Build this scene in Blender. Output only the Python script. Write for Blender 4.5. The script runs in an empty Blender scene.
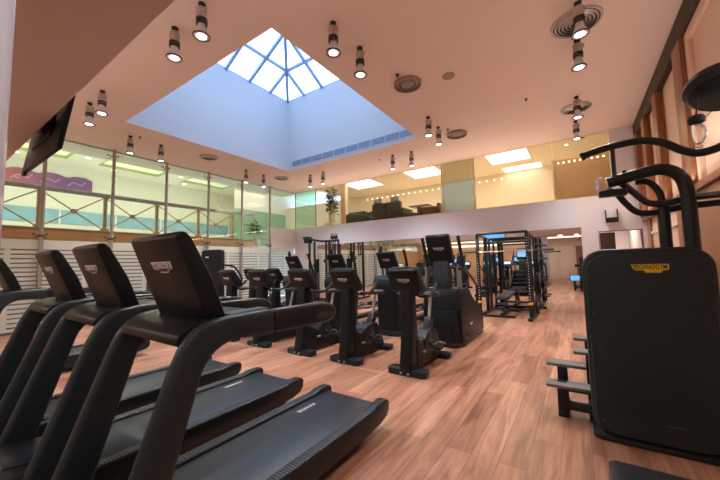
SPOT_W, SKY, ATR, MEZ, SOF, EXPO = 228, 4.3, 185, 66, 100, 0.0
UP_FILL = 64
import bpy, bmesh, math, random
from mathutils import Vector, Matrix, Euler
random.seed(7)
PI = math.pi
scene = bpy.context.scene
COL = scene.collection

# ------------------------------------------------------------------ materials
def nt(name):
    m = bpy.data.materials.new(name); m.use_nodes = True
    n = m.node_tree; b = n.nodes['Principled BSDF']
    return m, n, b

def mat(name, c, rough=.5, metal=0., spec=.5, noise=0., nscale=20., bump=0., coat=0.):
    m, n, b = nt(name)
    b.inputs['Base Color'].default_value = (*c, 1)
    b.inputs['Roughness'].default_value = rough
    b.inputs['Metallic'].default_value = metal
    b.inputs['Specular IOR Level'].default_value = spec
    if coat: b.inputs['Coat Weight'].default_value = coat
    if noise or bump:
        tc = n.nodes.new('ShaderNodeTexCoord'); t = n.nodes.new('ShaderNodeTexNoise')
        t.inputs['Scale'].default_value = nscale; t.inputs['Detail'].default_value = 4
        n.links.new(tc.outputs['Object'], t.inputs['Vector'])
        if noise:
            r = n.nodes.new('ShaderNodeMix'); r.data_type = 'RGBA'
            r.inputs[6].default_value = (*[x*(1-noise) for x in c], 1)
            r.inputs[7].default_value = (*[min(1, x*(1+noise)) for x in c], 1)
            n.links.new(t.outputs['Fac'], r.inputs[0]); n.links.new(r.outputs[2], b.inputs['Base Color'])
        if bump:
            bp = n.nodes.new('ShaderNodeBump'); bp.inputs['Strength'].default_value = bump; bp.inputs['Distance'].default_value = .004
            n.links.new(t.outputs['Fac'], bp.inputs['Height']); n.links.new(bp.outputs['Normal'], b.inputs['Normal'])
    return m

def emit(name, c, s):
    m, n, b = nt(name)
    b.inputs['Base Color'].default_value = (*c, 1)
    b.inputs['Emission Color'].default_value = (*c, 1)
    b.inputs['Emission Strength'].default_value = s
    return m

def glass(name, tint=(1, 1, 1), gloss=.06, rough=.02, haze=0., hazec=(1, 1, 1)):
    m = bpy.data.materials.new(name); m.use_nodes = True; n = m.node_tree; n.nodes.clear()
    o = n.nodes.new('ShaderNodeOutputMaterial'); tr = n.nodes.new('ShaderNodeBsdfTransparent'); gl = n.nodes.new('ShaderNodeBsdfGlossy')
    tr.inputs[0].default_value = (*tint, 1); gl.inputs['Roughness'].default_value = rough
    mx = n.nodes.new('ShaderNodeMixShader')
    lw = n.nodes.new('ShaderNodeLayerWeight'); lw.inputs[0].default_value = .12
    ma = n.nodes.new('ShaderNodeMath'); ma.operation = 'MULTIPLY_ADD'; ma.inputs[1].default_value = .35; ma.inputs[2].default_value = gloss
    n.links.new(lw.outputs['Fresnel'], ma.inputs[0]); n.links.new(ma.outputs[0], mx.inputs[0])
    n.links.new(tr.outputs[0], mx.inputs[1]); n.links.new(gl.outputs[0], mx.inputs[2])
    last = mx
    if haze:
        df = n.nodes.new('ShaderNodeBsdfTranslucent'); df.inputs[0].default_value = (*hazec, 1)
        d2 = n.nodes.new('ShaderNodeBsdfDiffuse'); d2.inputs[0].default_value = (*hazec, 1)
        a = n.nodes.new('ShaderNodeMixShader'); a.inputs[0].default_value = .5
        n.links.new(df.outputs[0], a.inputs[1]); n.links.new(d2.outputs[0], a.inputs[2])
        h = n.nodes.new('ShaderNodeMixShader'); h.inputs[0].default_value = haze
        n.links.new(mx.outputs[0], h.inputs[1]); n.links.new(a.outputs[0], h.inputs[2]); last = h
    n.links.new(last.outputs[0], o.inputs[0])
    return m

def floor_mat():
    m, n, b = nt('wood_laminate')
    tc = n.nodes.new('ShaderNodeTexCoord'); mp = n.nodes.new('ShaderNodeMapping')
    mp.inputs['Rotation'].default_value = (0, 0, PI/2)
    n.links.new(tc.outputs['Object'], mp.inputs['Vector'])
    br = n.nodes.new('ShaderNodeTexBrick'); br.offset = .37; br.offset_frequency = 2
    br.inputs['Scale'].default_value = 1; br.inputs['Brick Width'].default_value = 1.28; br.inputs['Row Height'].default_value = .19
    br.inputs['Mortar Size'].default_value = .0018; br.inputs['Mortar Smooth'].default_value = .3; br.inputs['Bias'].default_value = -.1
    br.inputs['Color1'].default_value = (.57, .315, .215, 1); br.inputs['Color2'].default_value = (.35, .175, .112, 1)
    br.inputs['Mortar'].default_value = (.13, .065, .04, 1)
    n.links.new(mp.outputs[0], br.inputs['Vector'])
    # grain stretched along the plank
    m2 = n.nodes.new('ShaderNodeMapping'); m2.inputs['Scale'].default_value = (11, .55, 1)
    n.links.new(tc.outputs['Object'], m2.inputs['Vector'])
    g = n.nodes.new('ShaderNodeTexNoise'); g.inputs['Scale'].default_value = 2.2; g.inputs['Detail'].default_value = 7; g.inputs['Distortion'].default_value = 1.2
    n.links.new(m2.outputs[0], g.inputs['Vector'])
    rp = n.nodes.new('ShaderNodeValToRGB'); rp.color_ramp.elements[0].position = .3; rp.color_ramp.elements[1].position = .72
    rp.color_ramp.elements[0].color = (.74, .68, .64, 1); rp.color_ramp.elements[1].color = (1.12, 1.08, 1.05, 1)
    n.links.new(g.outputs['Fac'], rp.inputs[0])
    mx = n.nodes.new('ShaderNodeMix'); mx.data_type = 'RGBA'; mx.blend_type = 'MULTIPLY'; mx.inputs[0].default_value = 1
    n.links.new(br.outputs['Color'], mx.inputs[6]); n.links.new(rp.outputs[0], mx.inputs[7])
    # darker heartwood figure and knots, stretched along the plank
    m3 = n.nodes.new('ShaderNodeMapping'); m3.inputs['Scale'].default_value = (6.5, .8, 1)
    n.links.new(tc.outputs['Object'], m3.inputs['Vector'])
    k = n.nodes.new('ShaderNodeTexNoise'); k.inputs['Scale'].default_value = 1.3; k.inputs['Detail'].default_value = 5; k.inputs['Roughness'].default_value = .6; k.inputs['Distortion'].default_value = .9
    n.links.new(m3.outputs[0], k.inputs['Vector'])
    r2 = n.nodes.new('ShaderNodeValToRGB'); r2.color_ramp.elements[0].position = .30; r2.color_ramp.elements[1].position = .56
    r2.color_ramp.elements[0].color = (.55, .45, .40, 1); r2.color_ramp.elements[1].color = (1.06, 1.06, 1.06, 1)
    n.links.new(k.outputs['Fac'], r2.inputs[0])
    m4 = n.nodes.new('ShaderNodeMix'); m4.data_type = 'RGBA'; m4.blend_type = 'MULTIPLY'; m4.inputs[0].default_value = 1
    n.links.new(mx.outputs[2], m4.inputs[6]); n.links.new(r2.outputs[0], m4.inputs[7])
    n.links.new(m4.outputs[2], b.inputs['Base Color'])
    b.inputs['Roughness'].default_value = .30; b.inputs['Specular IOR Level'].default_value = .6
    bp = n.nodes.new('ShaderNodeBump'); bp.inputs['Strength'].default_value = .08; bp.inputs['Distance'].default_value = .002
    n.links.new(g.outputs['Fac'], bp.inputs['Height']); n.links.new(bp.outputs['Normal'], b.inputs['Normal'])
    return m

def wood_mat(name, c1, c2, rough=.4):
    m, n, b = nt(name)
    tc = n.nodes.new('ShaderNodeTexCoord'); mp = n.nodes.new('ShaderNodeMapping'); mp.inputs['Scale'].default_value = (9, 9, .7)
    n.links.new(tc.outputs['Object'], mp.inputs['Vector'])
    g = n.nodes.new('ShaderNodeTexNoise'); g.inputs['Scale'].default_value = 2; g.inputs['Detail'].default_value = 6; g.inputs['Distortion'].default_value = .8
    n.links.new(mp.outputs[0], g.inputs['Vector'])
    r = n.nodes.new('ShaderNodeMix'); r.data_type = 'RGBA'; r.inputs[6].default_value = (*c1, 1); r.inputs[7].default_value = (*c2, 1)
    n.links.new(g.outputs['Fac'], r.inputs[0]); n.links.new(r.outputs[2], b.inputs['Base Color'])
    b.inputs['Roughness'].default_value = rough
    return m

M = dict(
    black=mat('black_plastic', (.0095, .0135, .0160), .38, spec=.20, bump=.05, nscale=220),
    shroud=mat('lifted_black_plastic', (.0240, .0370, .0440), .36, spec=.26, bump=.05, nscale=220),  # same black plastic, lightened in colour where little light falls
    satin=mat('satin_black', (.0135, .0190, .0235), .30, spec=.36),
    rubber=mat('black_rubber', (.016, .020, .023), .65, spec=.3, bump=.15, nscale=160),
    belt=mat('belt_rubber', (.016, .024, .036), .36, spec=.42, bump=.08, nscale=300),
    metal_black=mat('black_powder_coat', (.012, .017, .021), .30, spec=.38),
    grey=mat('grey_rubber', (.16, .16, .17), .5, noise=.1),
    dgrey=mat('dark_grey_metal', (.07, .07, .075), .4, metal=.3),
    steel=mat('brushed_steel', (.62, .62, .63), .28, metal=1.),
    spotmetal=mat('spot_aluminium', (.50, .45, .41), .42, metal=.6, noise=.1, nscale=60),
    spotdark=mat('spot_dark_ring', (.025, .022, .02), .4),
    post=mat('post_steel', (.42, .38, .34), .4, metal=.75),
    white=mat('white_paint', (.80, .78, .76), .7, noise=.015, nscale=3),
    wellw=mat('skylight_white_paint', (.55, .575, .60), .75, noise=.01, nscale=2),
    ceil=mat('peach_ceiling_paint', (.76, .590, .500), .8, noise=.02, nscale=1.5),
    pink=mat('rose_white_paint', (.79, .75, .77), .7, noise=.015, nscale=3),
    peach=mat('peach_panel', (.78, .55, .42), .6, noise=.03, nscale=2),
    cream=mat('cream_paint', (.80, .72, .60), .6, noise=.02, nscale=3),
    gold=mat('honey_veneer', (.74, .58, .40), .35, noise=.12, nscale=4),
    honey=mat('honey_panel', (.80, .56, .30), .5, noise=.08, nscale=5),
    wood=wood_mat('orange_brown_wood', (.19, .065, .022), (.33, .125, .045)),
    dwood=wood_mat('dark_brown_wood', (.036, .017, .009), (.062, .030, .016), .8),
    vent=mat('vent_taupe', (.30, .21, .165), .55),
    vent2=mat('speaker_taupe', (.36, .23, .17), .6),
    brass=mat('bronze_metal', (.58, .43, .24), .4, metal=.5),
    fascia=mat('copper_fascia', (.74, .38, .17), .35, metal=.3),
    atr=mat('atrium_white', (.83, .82, .72), .7),
    olive=mat('olive_trim', (.50, .52, .28), .6),
    yplate=mat('yellow_badge', (.85, .60, .03), .4),
    wplate=mat('pale_badge', (.80, .76, .74), .4),
    dplate=mat('dark_badge', (.02, .02, .02), .4),
    sofa=mat('dark_green_leather', (.035, .045, .03), .4, noise=.15, nscale=12),
    brownl=mat('brown_leather', (.12, .06, .03), .4, noise=.15, nscale=12),
    dleaf=mat('dark_leaf_green', (.018, .040, .012), .6, noise=.3, nscale=8),
    bright=mat('bright_clamp_steel', (.75, .75, .74), .3, metal=.6),
    leaf=mat('leaf_green', (.07, .15, .035), .5, noise=.4, nscale=8),
    cush=mat('grey_cushion', (.30, .32, .33), .8, noise=.1, nscale=15),
    vinyl=mat('dark_vinyl', (.034, .040, .050), .45, spec=.4, bump=.1, nscale=120),
    grille=mat('grille_bronze', (.10, .075, .055), .5),
    slot=mat('grille_blue_grey', (.16, .19, .24), .5),
    alum=mat('backlit_blue_aluminium', (.30, .45, .72), .45),  # blue sky backlight on the bars put into the base colour
    lens=emit('lamp_lens', (1, .97, .95), 6.),
    lensring=mat('lamp_reflector_ring', (.75, .74, .76), .3, metal=.3),
    whitepost=mat('pale_post', (.45, .44, .42), .4, metal=.5),
    panel_light=emit('ceiling_light_panel', (1, .94, .86), 3.),
    cove=emit('cove_light', (1, .86, .62), 3.2),
    dot=emit('small_downlight', (1, .9, .72), 4.),
    dark_glass=mat('dark_screen_glass', (.01, .011, .013), .12),
    screen=emit('lit_screen', (.10, .32, .62), 1.2),
    screen2=emit('lit_screen_pale', (.45, .62, .75), 1.2),
    mirror=mat('mirror_silver', (.86, .84, .80), .015, metal=1.),
    glass=glass('clear_glass', (.94, .97, .94), .03),
    gglass=glass('green_glass', (.70, .84, .72), .08),
    aglass=glass('warm_glass', (.97, .93, .86), .015),
    film=glass('frosted_film', (.9, .95, .88), .03, .3, .9, (.88, .88, .80)),
    frost=glass('frosted_partition', (.95, .92, .82), .05, .25, .6, (.85, .78, .6)),
    frost2=glass('olive_frosted_glass', (.86, .86, .76), .05, .25, .6, (.60, .58, .44)),
    frostb=glass('blue_frosted_glass', (.80, .90, .97), .06, .25, .6, (.48, .64, .74)),
    skyg=glass('skylight_glass', (.97, .98, 1.), .03, .05),
    water=mat('atrium_blue_glass', (.30, .52, .66), .15, noise=.25, nscale=1.2),
    purple=mat('purple_banner', (.28, .10, .36), .6, noise=.5, nscale=2),
    red=mat('rose_banner', (.62, .16, .18), .6, noise=.5, nscale=2),
    beige=mat('beige_wall', (.76, .66, .56), .6),
    band=mat('sky_tinted_white_paint', (.73, .755, .84), .7, noise=.015, nscale=3),  # white paint with the skylight's blue cast put into its colour
    column=mat('glossy_white_column', (.66, .72, .88), .12, coat=.6),
    dot_white=mat('white_marking', (.7, .7, .7), .5),
    blue=mat('navy_vinyl', (.015, .035, .09), .5),
    amber=mat('amber_plastic', (.8, .45, .03), .4),
)
M['floor'] = floor_mat()

# ------------------------------------------------------------------ geometry helpers
class MB:
    def __init__(s): s.bm = bmesh.new()
    def _bev(s, verts, bev, seg=2, ang=25):
        if bev <= 0: return
        vs = set(verts); es = []
        for v in verts:
            for e in v.link_edges:
                if e.other_vert(v) in vs and len(e.link_faces) == 2 and e not in es:
                    if math.degrees(e.calc_face_angle(0)) > ang: es.append(e)
        es = list(set(es))
        if es: bmesh.ops.bevel(s.bm, geom=es, offset=bev, segments=seg, profile=.5, affect='EDGES', clamp_overlap=True)
    def box(s, x0, x1, y0, y1, z0, z1, bev=0., X=None, seg=2):
        r = bmesh.ops.create_cube(s.bm, size=1)
        vs = r['verts']
        for v in vs:
            v.co = Vector((x0+(v.co.x+.5)*(x1-x0), y0+(v.co.y+.5)*(y1-y0), z0+(v.co.z+.5)*(z1-z0)))
        if X is not None:
            for v in vs: v.co = X @ v.co
        s._bev(vs, bev, seg)
        return s
    def prism(s, poly, axis, a0, a1, bev=0., X=None, seg=2, ang=25):
        # poly: list of 2D; axis 'x': poly=(y,z); 'y': poly=(x,z); 'z': poly=(x,y)
        def P(p, a):
            return Vector({'x': (a, p[0], p[1]), 'y': (p[0], a, p[1]), 'z': (p[0], p[1], a)}[axis])
        A = [s.bm.verts.new(P(p, a0)) for p in poly]; B = [s.bm.verts.new(P(p, a1)) for p in poly]
        n = len(poly); fs = []
        fs.append(s.bm.faces.new(A)); fs.append(s.bm.faces.new(B[::-1]))
        for i in range(n): fs.append(s.bm.faces.new((A[(i+1) % n], A[i], B[i], B[(i+1) % n])))
        bmesh.ops.recalc_face_normals(s.bm, faces=fs)
        if X is not None:
            for v in A+B: v.co = X @ v.co
        s._bev(A+B, bev, seg, ang)
        return s
    def quad(s, *pts):
        s.bm.faces.new([s.bm.verts.new(Vector(p)) for p in pts]); return s
    def sweep(s, pts, prof, closed=False, up=None, cap=True, scale=None):
        pts = [Vector(p) for p in pts]; n = len(pts); rings = []
        prev = None
        for i, p in enumerate(pts):
            if closed: t = (pts[(i+1) % n]-pts[i-1])
            elif i == 0: t = pts[1]-pts[0]
            elif i == n-1: t = pts[-1]-pts[-2]
            else: t = (pts[i+1]-p).normalized()+(p-pts[i-1]).normalized()
            t.normalize()
            if prev is None:
                u = Vector(up) if up else (Vector((0, 0, 1)) if abs(t.z) < .9 else Vector((1, 0, 0)))
            else: u = prev
            u = (u-t*u.dot(t)); u.normalize(); prev = u
            w = t.cross(u)
            k = scale[i] if scale else 1
            rings.append([s.bm.verts.new(p+(w*a+u*b)*k) for a, b in prof])
        m = len(prof); fs = []
        for i in range(n if closed else n-1):
            A, B = rings[i], rings[(i+1) % n]
            for j in range(m): fs.append(s.bm.faces.new((A[j], A[(j+1) % m], B[(j+1) % m], B[j])))
        if cap and not closed:
            fs.append(s.bm.faces.new(rings[0][::-1])); fs.append(s.bm.faces.new(rings[-1]))
        bmesh.ops.recalc_face_normals(s.bm, faces=fs)
        return s
    def tube(s, pts, r, seg=10, smooth=0, closed=False, scale=None):
        if smooth: pts = catmull(pts, smooth, closed)
        return s.sweep(pts, [(r*math.cos(2*PI*i/seg), r*math.sin(2*PI*i/seg)) for i in range(seg)], closed, scale=scale)
    def cyl(s, p0, p1, r0, r1=None, seg=16):
        r1 = r0 if r1 is None else r1
        return s.sweep([p0, p1], [(math.cos(2*PI*i/seg), math.sin(2*PI*i/seg)) for i in range(seg)], scale=[r0, r1])
    def lathe(s, prof, c=(0, 0, 0), axis='z', seg=20, X=None):
        rings = []; vs = []
        for r, h in prof:
            ring = []
            for i in range(seg):
                a = 2*PI*i/seg; q = (r*math.cos(a), r*math.sin(a), h)
                if axis == 'x': q = (h, q[0], q[1])
                elif axis == 'y': q = (q[0], h, q[1])
                v = s.bm.verts.new(Vector(q)+Vector(c)); ring.append(v); vs.append(v)
            rings.append(ring)
        fs = []
        for A, B in zip(rings, rings[1:]):
            for j in range(seg): fs.append(s.bm.faces.new((A[j], A[(j+1) % seg], B[(j+1) % seg], B[j])))
        fs.append(s.bm.faces.new(rings[0][::-1])); fs.append(s.bm.faces.new(rings[-1]))
        bmesh.ops.recalc_face_normals(s.bm, faces=fs)
        if X is not None:
            for v in vs: v.co = X @ v.co
        return s
    def ell(s, c, r, X=None, u=16, v=10):
        q = bmesh.ops.create_uvsphere(s.bm, u_segments=u, v_segments=v, radius=1)['verts']
        for a in q:
            a.co = Vector((a.co.x*r[0], a.co.y*r[1], a.co.z*r[2]))+Vector(c)
            if X is not None: a.co = X @ a.co
        return s
    def build(s, name, m, parent=None, loc=None, ang=35, smooth=True):
        me = bpy.data.meshes.new(name); s.bm.to_mesh(me); s.bm.free()
        me.materials.append(M[m] if isinstance(m, str) else m)
        if smooth:
            me.polygons.foreach_set('use_smooth', [True]*len(me.polygons))
            me.set_sharp_from_angle(angle=math.radians(ang))
        o = bpy.data.objects.new(name, me); COL.objects.link(o)
        if parent: o.parent = parent
        if loc: o.location = loc
        return o

def catmull(P, k, closed=False):
    P = [Vector(p) for p in P]; n = len(P); out = []
    R = range(n if closed else n-1)
    for i in R:
        if closed: a, b, c, d = P[i-1], P[i], P[(i+1) % n], P[(i+2) % n]
        else: a, b, c, d = P[max(i-1, 0)], P[i], P[i+1], P[min(i+2, n-1)]
        for j in range(k):
            t = j/k
            out.append(.5*((2*b)+(c-a)*t+(2*a-5*b+4*c-d)*t*t+(3*b-a-3*c+d)*t**3))
    if not closed: out.append(P[-1])
    return out

def round_poly(w0, w1, h0, h1, r, n=5):
    out = []
    for cx, cy, a0 in ((w1-r, h1-r, 0), (w0+r, h1-r, PI/2), (w0+r, h0+r, PI), (w1-r, h0+r, 1.5*PI)):
        for i in range(n+1):
            a = a0+PI/2*i/n; out.append((cx+r*math.cos(a), cy+r*math.sin(a)))
    return out

def tag(o, label=None, cat=None, group=None, kind=None):
    if label: o['label'] = label
    if cat: o['category'] = cat
    if group: o['group'] = group
    if kind: o['kind'] = kind
    return o

def thing(name, label, cat, loc=(0, 0, 0), rz=0, group=None):
    o = bpy.data.objects.new(name, None); COL.objects.link(o); o.empty_display_size = .1
    o.location = loc; o.rotation_euler = (0, 0, rz)
    return tag(o, label, cat, group)

def struct(name, mb, m, parent=None, label=None, **k):
    o = mb.build(name, m, parent, **k)
    if parent is None:
        o['kind'] = 'structure'
        if label: o['label'] = label; o['category'] = name.split('_')[0]
    return o

KIDS = {}
def copy_tree(o, parent=None):
    c = o.copy(); COL.objects.link(c)
    if parent: c.parent = parent
    for ch in list(o.children): copy_tree(ch, c)
    return c

def dup(root, loc, label, rz=None):
    c = copy_tree(root); c.location = loc; c['label'] = label
    if rz is not None: c.rotation_euler = (0, 0, rz)
    return c

def text_mesh(txt, size=1., depth=.01):
    cu = bpy.data.curves.new('lettering', 'FONT'); cu.body = txt; cu.size = size; cu.extrude = depth
    cu.offset = .022; cu.align_x = 'CENTER'; cu.align_y = 'CENTER'; cu.resolution_u = 2
    ob = bpy.data.objects.new('lettering', cu); COL.objects.link(ob)
    dg = bpy.context.evaluated_depsgraph_get(); me = bpy.data.meshes.new_from_object(ob.evaluated_get(dg))
    bpy.data.objects.remove(ob); bpy.data.curves.remove(cu)
    return me

TXT = text_mesh('TECHNOGYM', 1., .01)
_w = max(v.co.x for v in TXT.vertices)*2
for v in TXT.vertices: v.co.x /= _w; v.co.y /= _w      # unit width
TXT.update()

def lettering(m, parent, X, w, squash=1.5):
    me = TXT.copy(); me.materials.clear(); me.materials.append(M[m])
    for v in me.vertices: v.co = X @ Vector((v.co.x*w, v.co.y*w*squash, v.co.z*.05+.0012))
    o = bpy.data.objects.new('lettering', me); COL.objects.link(o); o.parent = parent
    return o

def badge(parent, X, w, plate, inner, txt):
    """stepped maker's plate lying in the XY plane of X (x right, y up, z out), w wide"""
    pts = [(-.5, .13), (.5, .13), (.5, -.05), (.42, -.09), (.33, -.09), (.30, -.17), (-.12, -.17), (-.15, -.09), (-.38, -.09), (-.46, -.02)]
    b = MB(); b.prism([(x*w, y*w) for x, y in pts], 'z', -.004, .004, X=X)
    o = b.build('logo_badge', plate, parent)
    if inner:
        c = MB(); c.prism([(x*w*.93, (y*.80+.003)*w) for x, y in pts], 'z', .003, .006, X=X)
        c.build('badge_face', inner, o)
    lettering(txt, o, X @ Matrix.Translation((0, .022*w, .006 if inner else .004)), w*.90)
    return o

def frame(origin, xdir, ydir):
    x = Vector(xdir).normalized(); y = Vector(ydir); y = (y-x*y.dot(x)).normalized(); z = x.cross(y)
    m = Matrix((x, y, z)).transposed().to_4x4(); m.translation = Vector(origin)
    return m
# ------------------------------------------------------------------ the setting
CZ = 4.87                    # ceiling
XL, XR, YB, YF = -10.9, 1.46, 10.62, -3.5
SX0, SX1, SY0, SY1, SZ = -8.5, -3.45, 2.93, 7.98, 7.45     # skylight well

f = MB(); f.box(XL, XR, YF, YB, -.08, 0); f.box(.5, 1.36, YB, 13.2, -.08, 0)
struct('floor', f, 'floor')
t = MB(); t.box(-9.2, -1.55, 3.772, 3.790, 0, .003, .001)
struct('trim_1', t, mat('floor_seam', (.60, .42, .32), .4))

c = MB()
for a in ((XL-.1, XR+.1, .69, SY0), (XL-.1, XR+.1, SY1, YB+.04), (XL-.1, SX0, SY0, SY1), (SX1, XR+.1, SY0, SY1)):
    c.box(a[0], a[1], a[2], a[3], CZ, CZ+.008)
struct('ceiling', c, 'ceil', smooth=False)
s = MB(); s.box(XL-.1, XR+.1, YF-.1, .69, 2.7, CZ+.12)
struct('ceiling_soffit', s, 'ceil', smooth=False)
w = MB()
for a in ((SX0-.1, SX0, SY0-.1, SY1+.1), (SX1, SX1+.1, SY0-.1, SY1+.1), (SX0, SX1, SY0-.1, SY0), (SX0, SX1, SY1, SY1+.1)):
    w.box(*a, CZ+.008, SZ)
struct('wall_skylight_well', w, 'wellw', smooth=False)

# glazed pyramid over the well
ax, ay, az = (SX0+SX1)/2, (SY0+SY1)/2, SZ+1.45
sk = thing('skylight', 'glazed pyramid skylight with bars tinted by blue backlight above the white ceiling well', 'skylight', (ax, ay, SZ))
HW = (SX1-SX0)/2; RH = az-SZ
gm = MB()
cs = [(-HW, -HW), (HW, -HW), (HW, HW), (-HW, HW)]
for i in range(4):
    a, b = cs[i], cs[(i+1) % 4]; gm.quad((*a, .03), (*b, .03), (0, 0, RH+.03))
gm.build('glass_roof', 'skyg', sk, smooth=False)
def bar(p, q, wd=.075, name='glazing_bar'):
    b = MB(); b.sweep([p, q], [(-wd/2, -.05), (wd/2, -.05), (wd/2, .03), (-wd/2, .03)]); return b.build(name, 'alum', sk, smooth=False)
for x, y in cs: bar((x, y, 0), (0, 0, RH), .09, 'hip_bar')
def Rm(px, py): return Matrix.Rotation(0, 4, 'Z')
for k in range(4):
    R = Matrix.Rotation(k*PI/2, 4, 'Z')
    for d in (-1.68, -.84, 0, .84, 1.68):
        h = (HW-abs(d))/HW*RH
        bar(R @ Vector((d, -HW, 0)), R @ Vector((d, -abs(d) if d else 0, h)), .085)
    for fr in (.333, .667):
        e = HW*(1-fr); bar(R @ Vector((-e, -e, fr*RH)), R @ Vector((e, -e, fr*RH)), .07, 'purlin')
cb = MB()
for a in ((-HW-.09, -HW+.0, -HW-.09, HW+.09), (HW, HW+.09, -HW-.09, HW+.09), (-HW, HW, -HW-.09, -HW), (-HW, HW, HW, HW+.09)): cb.box(*a, -.0, .05)
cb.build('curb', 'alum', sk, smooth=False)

# air grille along the far side of the well
g = thing('air_grille', 'long blue grey slotted air grille along the skylight well edge', 'grille', (0, SY1, 5.08))
b = MB(); b.box(-8.27, -3.5, -.012, 0, -.09, .09); b.build('backing', 'slot', g)
b = MB(); b.box(-8.30, -3.47, -.02, 0, .09, .115); b.box(-8.30, -3.47, -.02, 0, -.115, -.09)
for i in range(11):
    x = -8.28+i*.479; b.box(x-.012, x+.012, -.02, 0, -.09, .09)
b.build('grille_frame', 'wellw', g)
b = MB()
for z in (-.055, -.02, .015, .05): b.box(-8.27, -3.5, -.018, -.010, z, z+.014)
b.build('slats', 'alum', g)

# ---- back wall: white band with sky tint, mirror below, doorway right
w = MB()
w.box(XL, .5, YB, YB+.13, 0, 2.34); w.box(.0, 1.5, YB, YB+.13, 2.34, 3.14)
w.box(.5, 1.5, YB, YB+.13, 2.17, 2.34); w.box(.86, 1.5, YB, YB+.13, 3.14, CZ); w.box(1.36, 1.5, YB, YB+.13, 0, 2.17)
struct('wall_back', w, 'pink', smooth=False)
b = MB(); b.box(XL, .0, YB, YB+.13, 2.34, 3.14); struct('wall_back_band', b, 'band', smooth=False)
b = MB(); b.box(XL, .86, YB+.0, YB+.13, 3.14, 3.16); struct('trim_2', b, 'peach')
mi = MB(); mi.box(-9.46, .11, -.012, 0, 0, 2.32)
mo = mi.build('wall_mirror', 'mirror', smooth=False); mo.location = (0, YB-.004, .012); mo.rotation_euler = (math.radians(.35), 0, 0)
tag(mo, 'large frameless wall mirror below the white band on the back wall', 'mirror', kind='structure')
sp = thing('power_socket', 'pair of small dark power sockets at the foot of the mirror', 'socket', (-.93, 10.585, .10))
for x in (-.055, .055):
    b = MB(); b.box(x-.045, x+.045, -.012, .012, -.035, .035, .005); o = b.build('socket_plate', 'black', sp)
    b = MB(); b.cyl((x, -.013, 0), (x, -.011, 0), .02); b.build('socket_face', 'dgrey', o)

# left end of the back wall: white band continues on the glass wall
b = MB(); b.box(XL-.12, XL, 9.12, YB+.13, 2.22, 3.14); struct('wall_left_band', b, 'white', smooth=False)

# ---- glass wall on the left, bay by bay, frosted slat film on the lower part
PY = [-3.5, -2.18, -.76, .66, 2.08, 3.5, 4.92, 6.34, 7.72, 9.1, 10.62]
nwin = 1
for y0, y1 in zip(PY, PY[1:]):
    last = y1 > 10
    p = MB(); p.box(XL-.012, XL, y0+.008, y1-.008, (3.14 if last else .0), CZ)
    o = struct('window_%d' % nwin, p, 'glass', smooth=False); nwin += 1
    if last:
        p = MB(); p.box(XL-.012, XL, y0+.008, y1-.008, 0, 2.22); o2 = struct('window_%d' % nwin, p, 'glass', o, smooth=False); nwin += 1
    fm = MB(); yy0, yy1 = y0+.05, y1-.05; z = .06; k = 0
    q = yy0+(yy1-yy0)*.62
    while z < 1.98:
        fm.box(XL+.001, XL+.003, yy0, q-.05, z, z+.076); fm.box(XL+.001, XL+.003, q+.05, yy1, z, z+.076); z += .107
    fm.box(XL+.001, XL+.003, q-.05, q+.05, .06, 2.0); fm.box(XL+.001, XL+.003, yy0, yy1, z, 2.22)
    fm.build('slat_film', 'film', o, smooth=False)

for i, y in enumerate((-3.1, -2.2, -1.3, -.4)):
    b = MB(); b.box(XL+.004, XL+.03, y-.41, y+.41, .08, 2.2, .006); struct('wall_left_panel_%d' % (i+1), b, 'honey')
# round steel posts with spider clamps carrying the glass
WHICH = {3.5: 'second from the hanging television, behind the treadmills',
         4.92: 'third from the hanging television', 6.34: 'fourth from the hanging television', 7.72: 'second from the white corner band', 9.1: 'standing where the white corner band starts'}
post = None
for y in PY[4:-1]:
    if post is None:
        post = thing('steel_post', 'slim round steel post of the glass wall, nearest the hanging television', 'post', (XL+.10, y-.02, 0), 0, 'steel posts of the glass wall')
        b = MB(); b.cyl((0, 0, 0), (0, 0, CZ), .042, seg=14); b.build('shaft', 'post', post)
        b = MB(); b.lathe([(.085, 0), (.085, .012), (.05, .02), (.045, .05)]); b.build('foot_plate', 'post', post)
        for z in (2.31, 4.66):
            b = MB(); b.lathe([(.047, z-.03), (.055, z-.02), (.055, z+.02), (.047, z+.03)])
            for sy in (-1, 1):
                b.tube([(0, 0, z), (-.03, sy*.06, z+.01), (-.085, sy*.12, z+.055)], .013, 8)
                b.cyl((-.098, sy*.12, z+.055), (-.06, sy*.12, z+.055), .028, .022)
                b.tube([(0, 0, z), (-.03, sy*.05, z-.02), (-.085, sy*.11, z-.06)], .011, 8)
            b.build('spider_clamp', 'dgrey' if z < 3 else 'post', post)
        cur = post
    else: cur = dup(post, (XL+.10, y-.02, 0), 'slim round steel post of the glass wall, '+WHICH[y])
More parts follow.
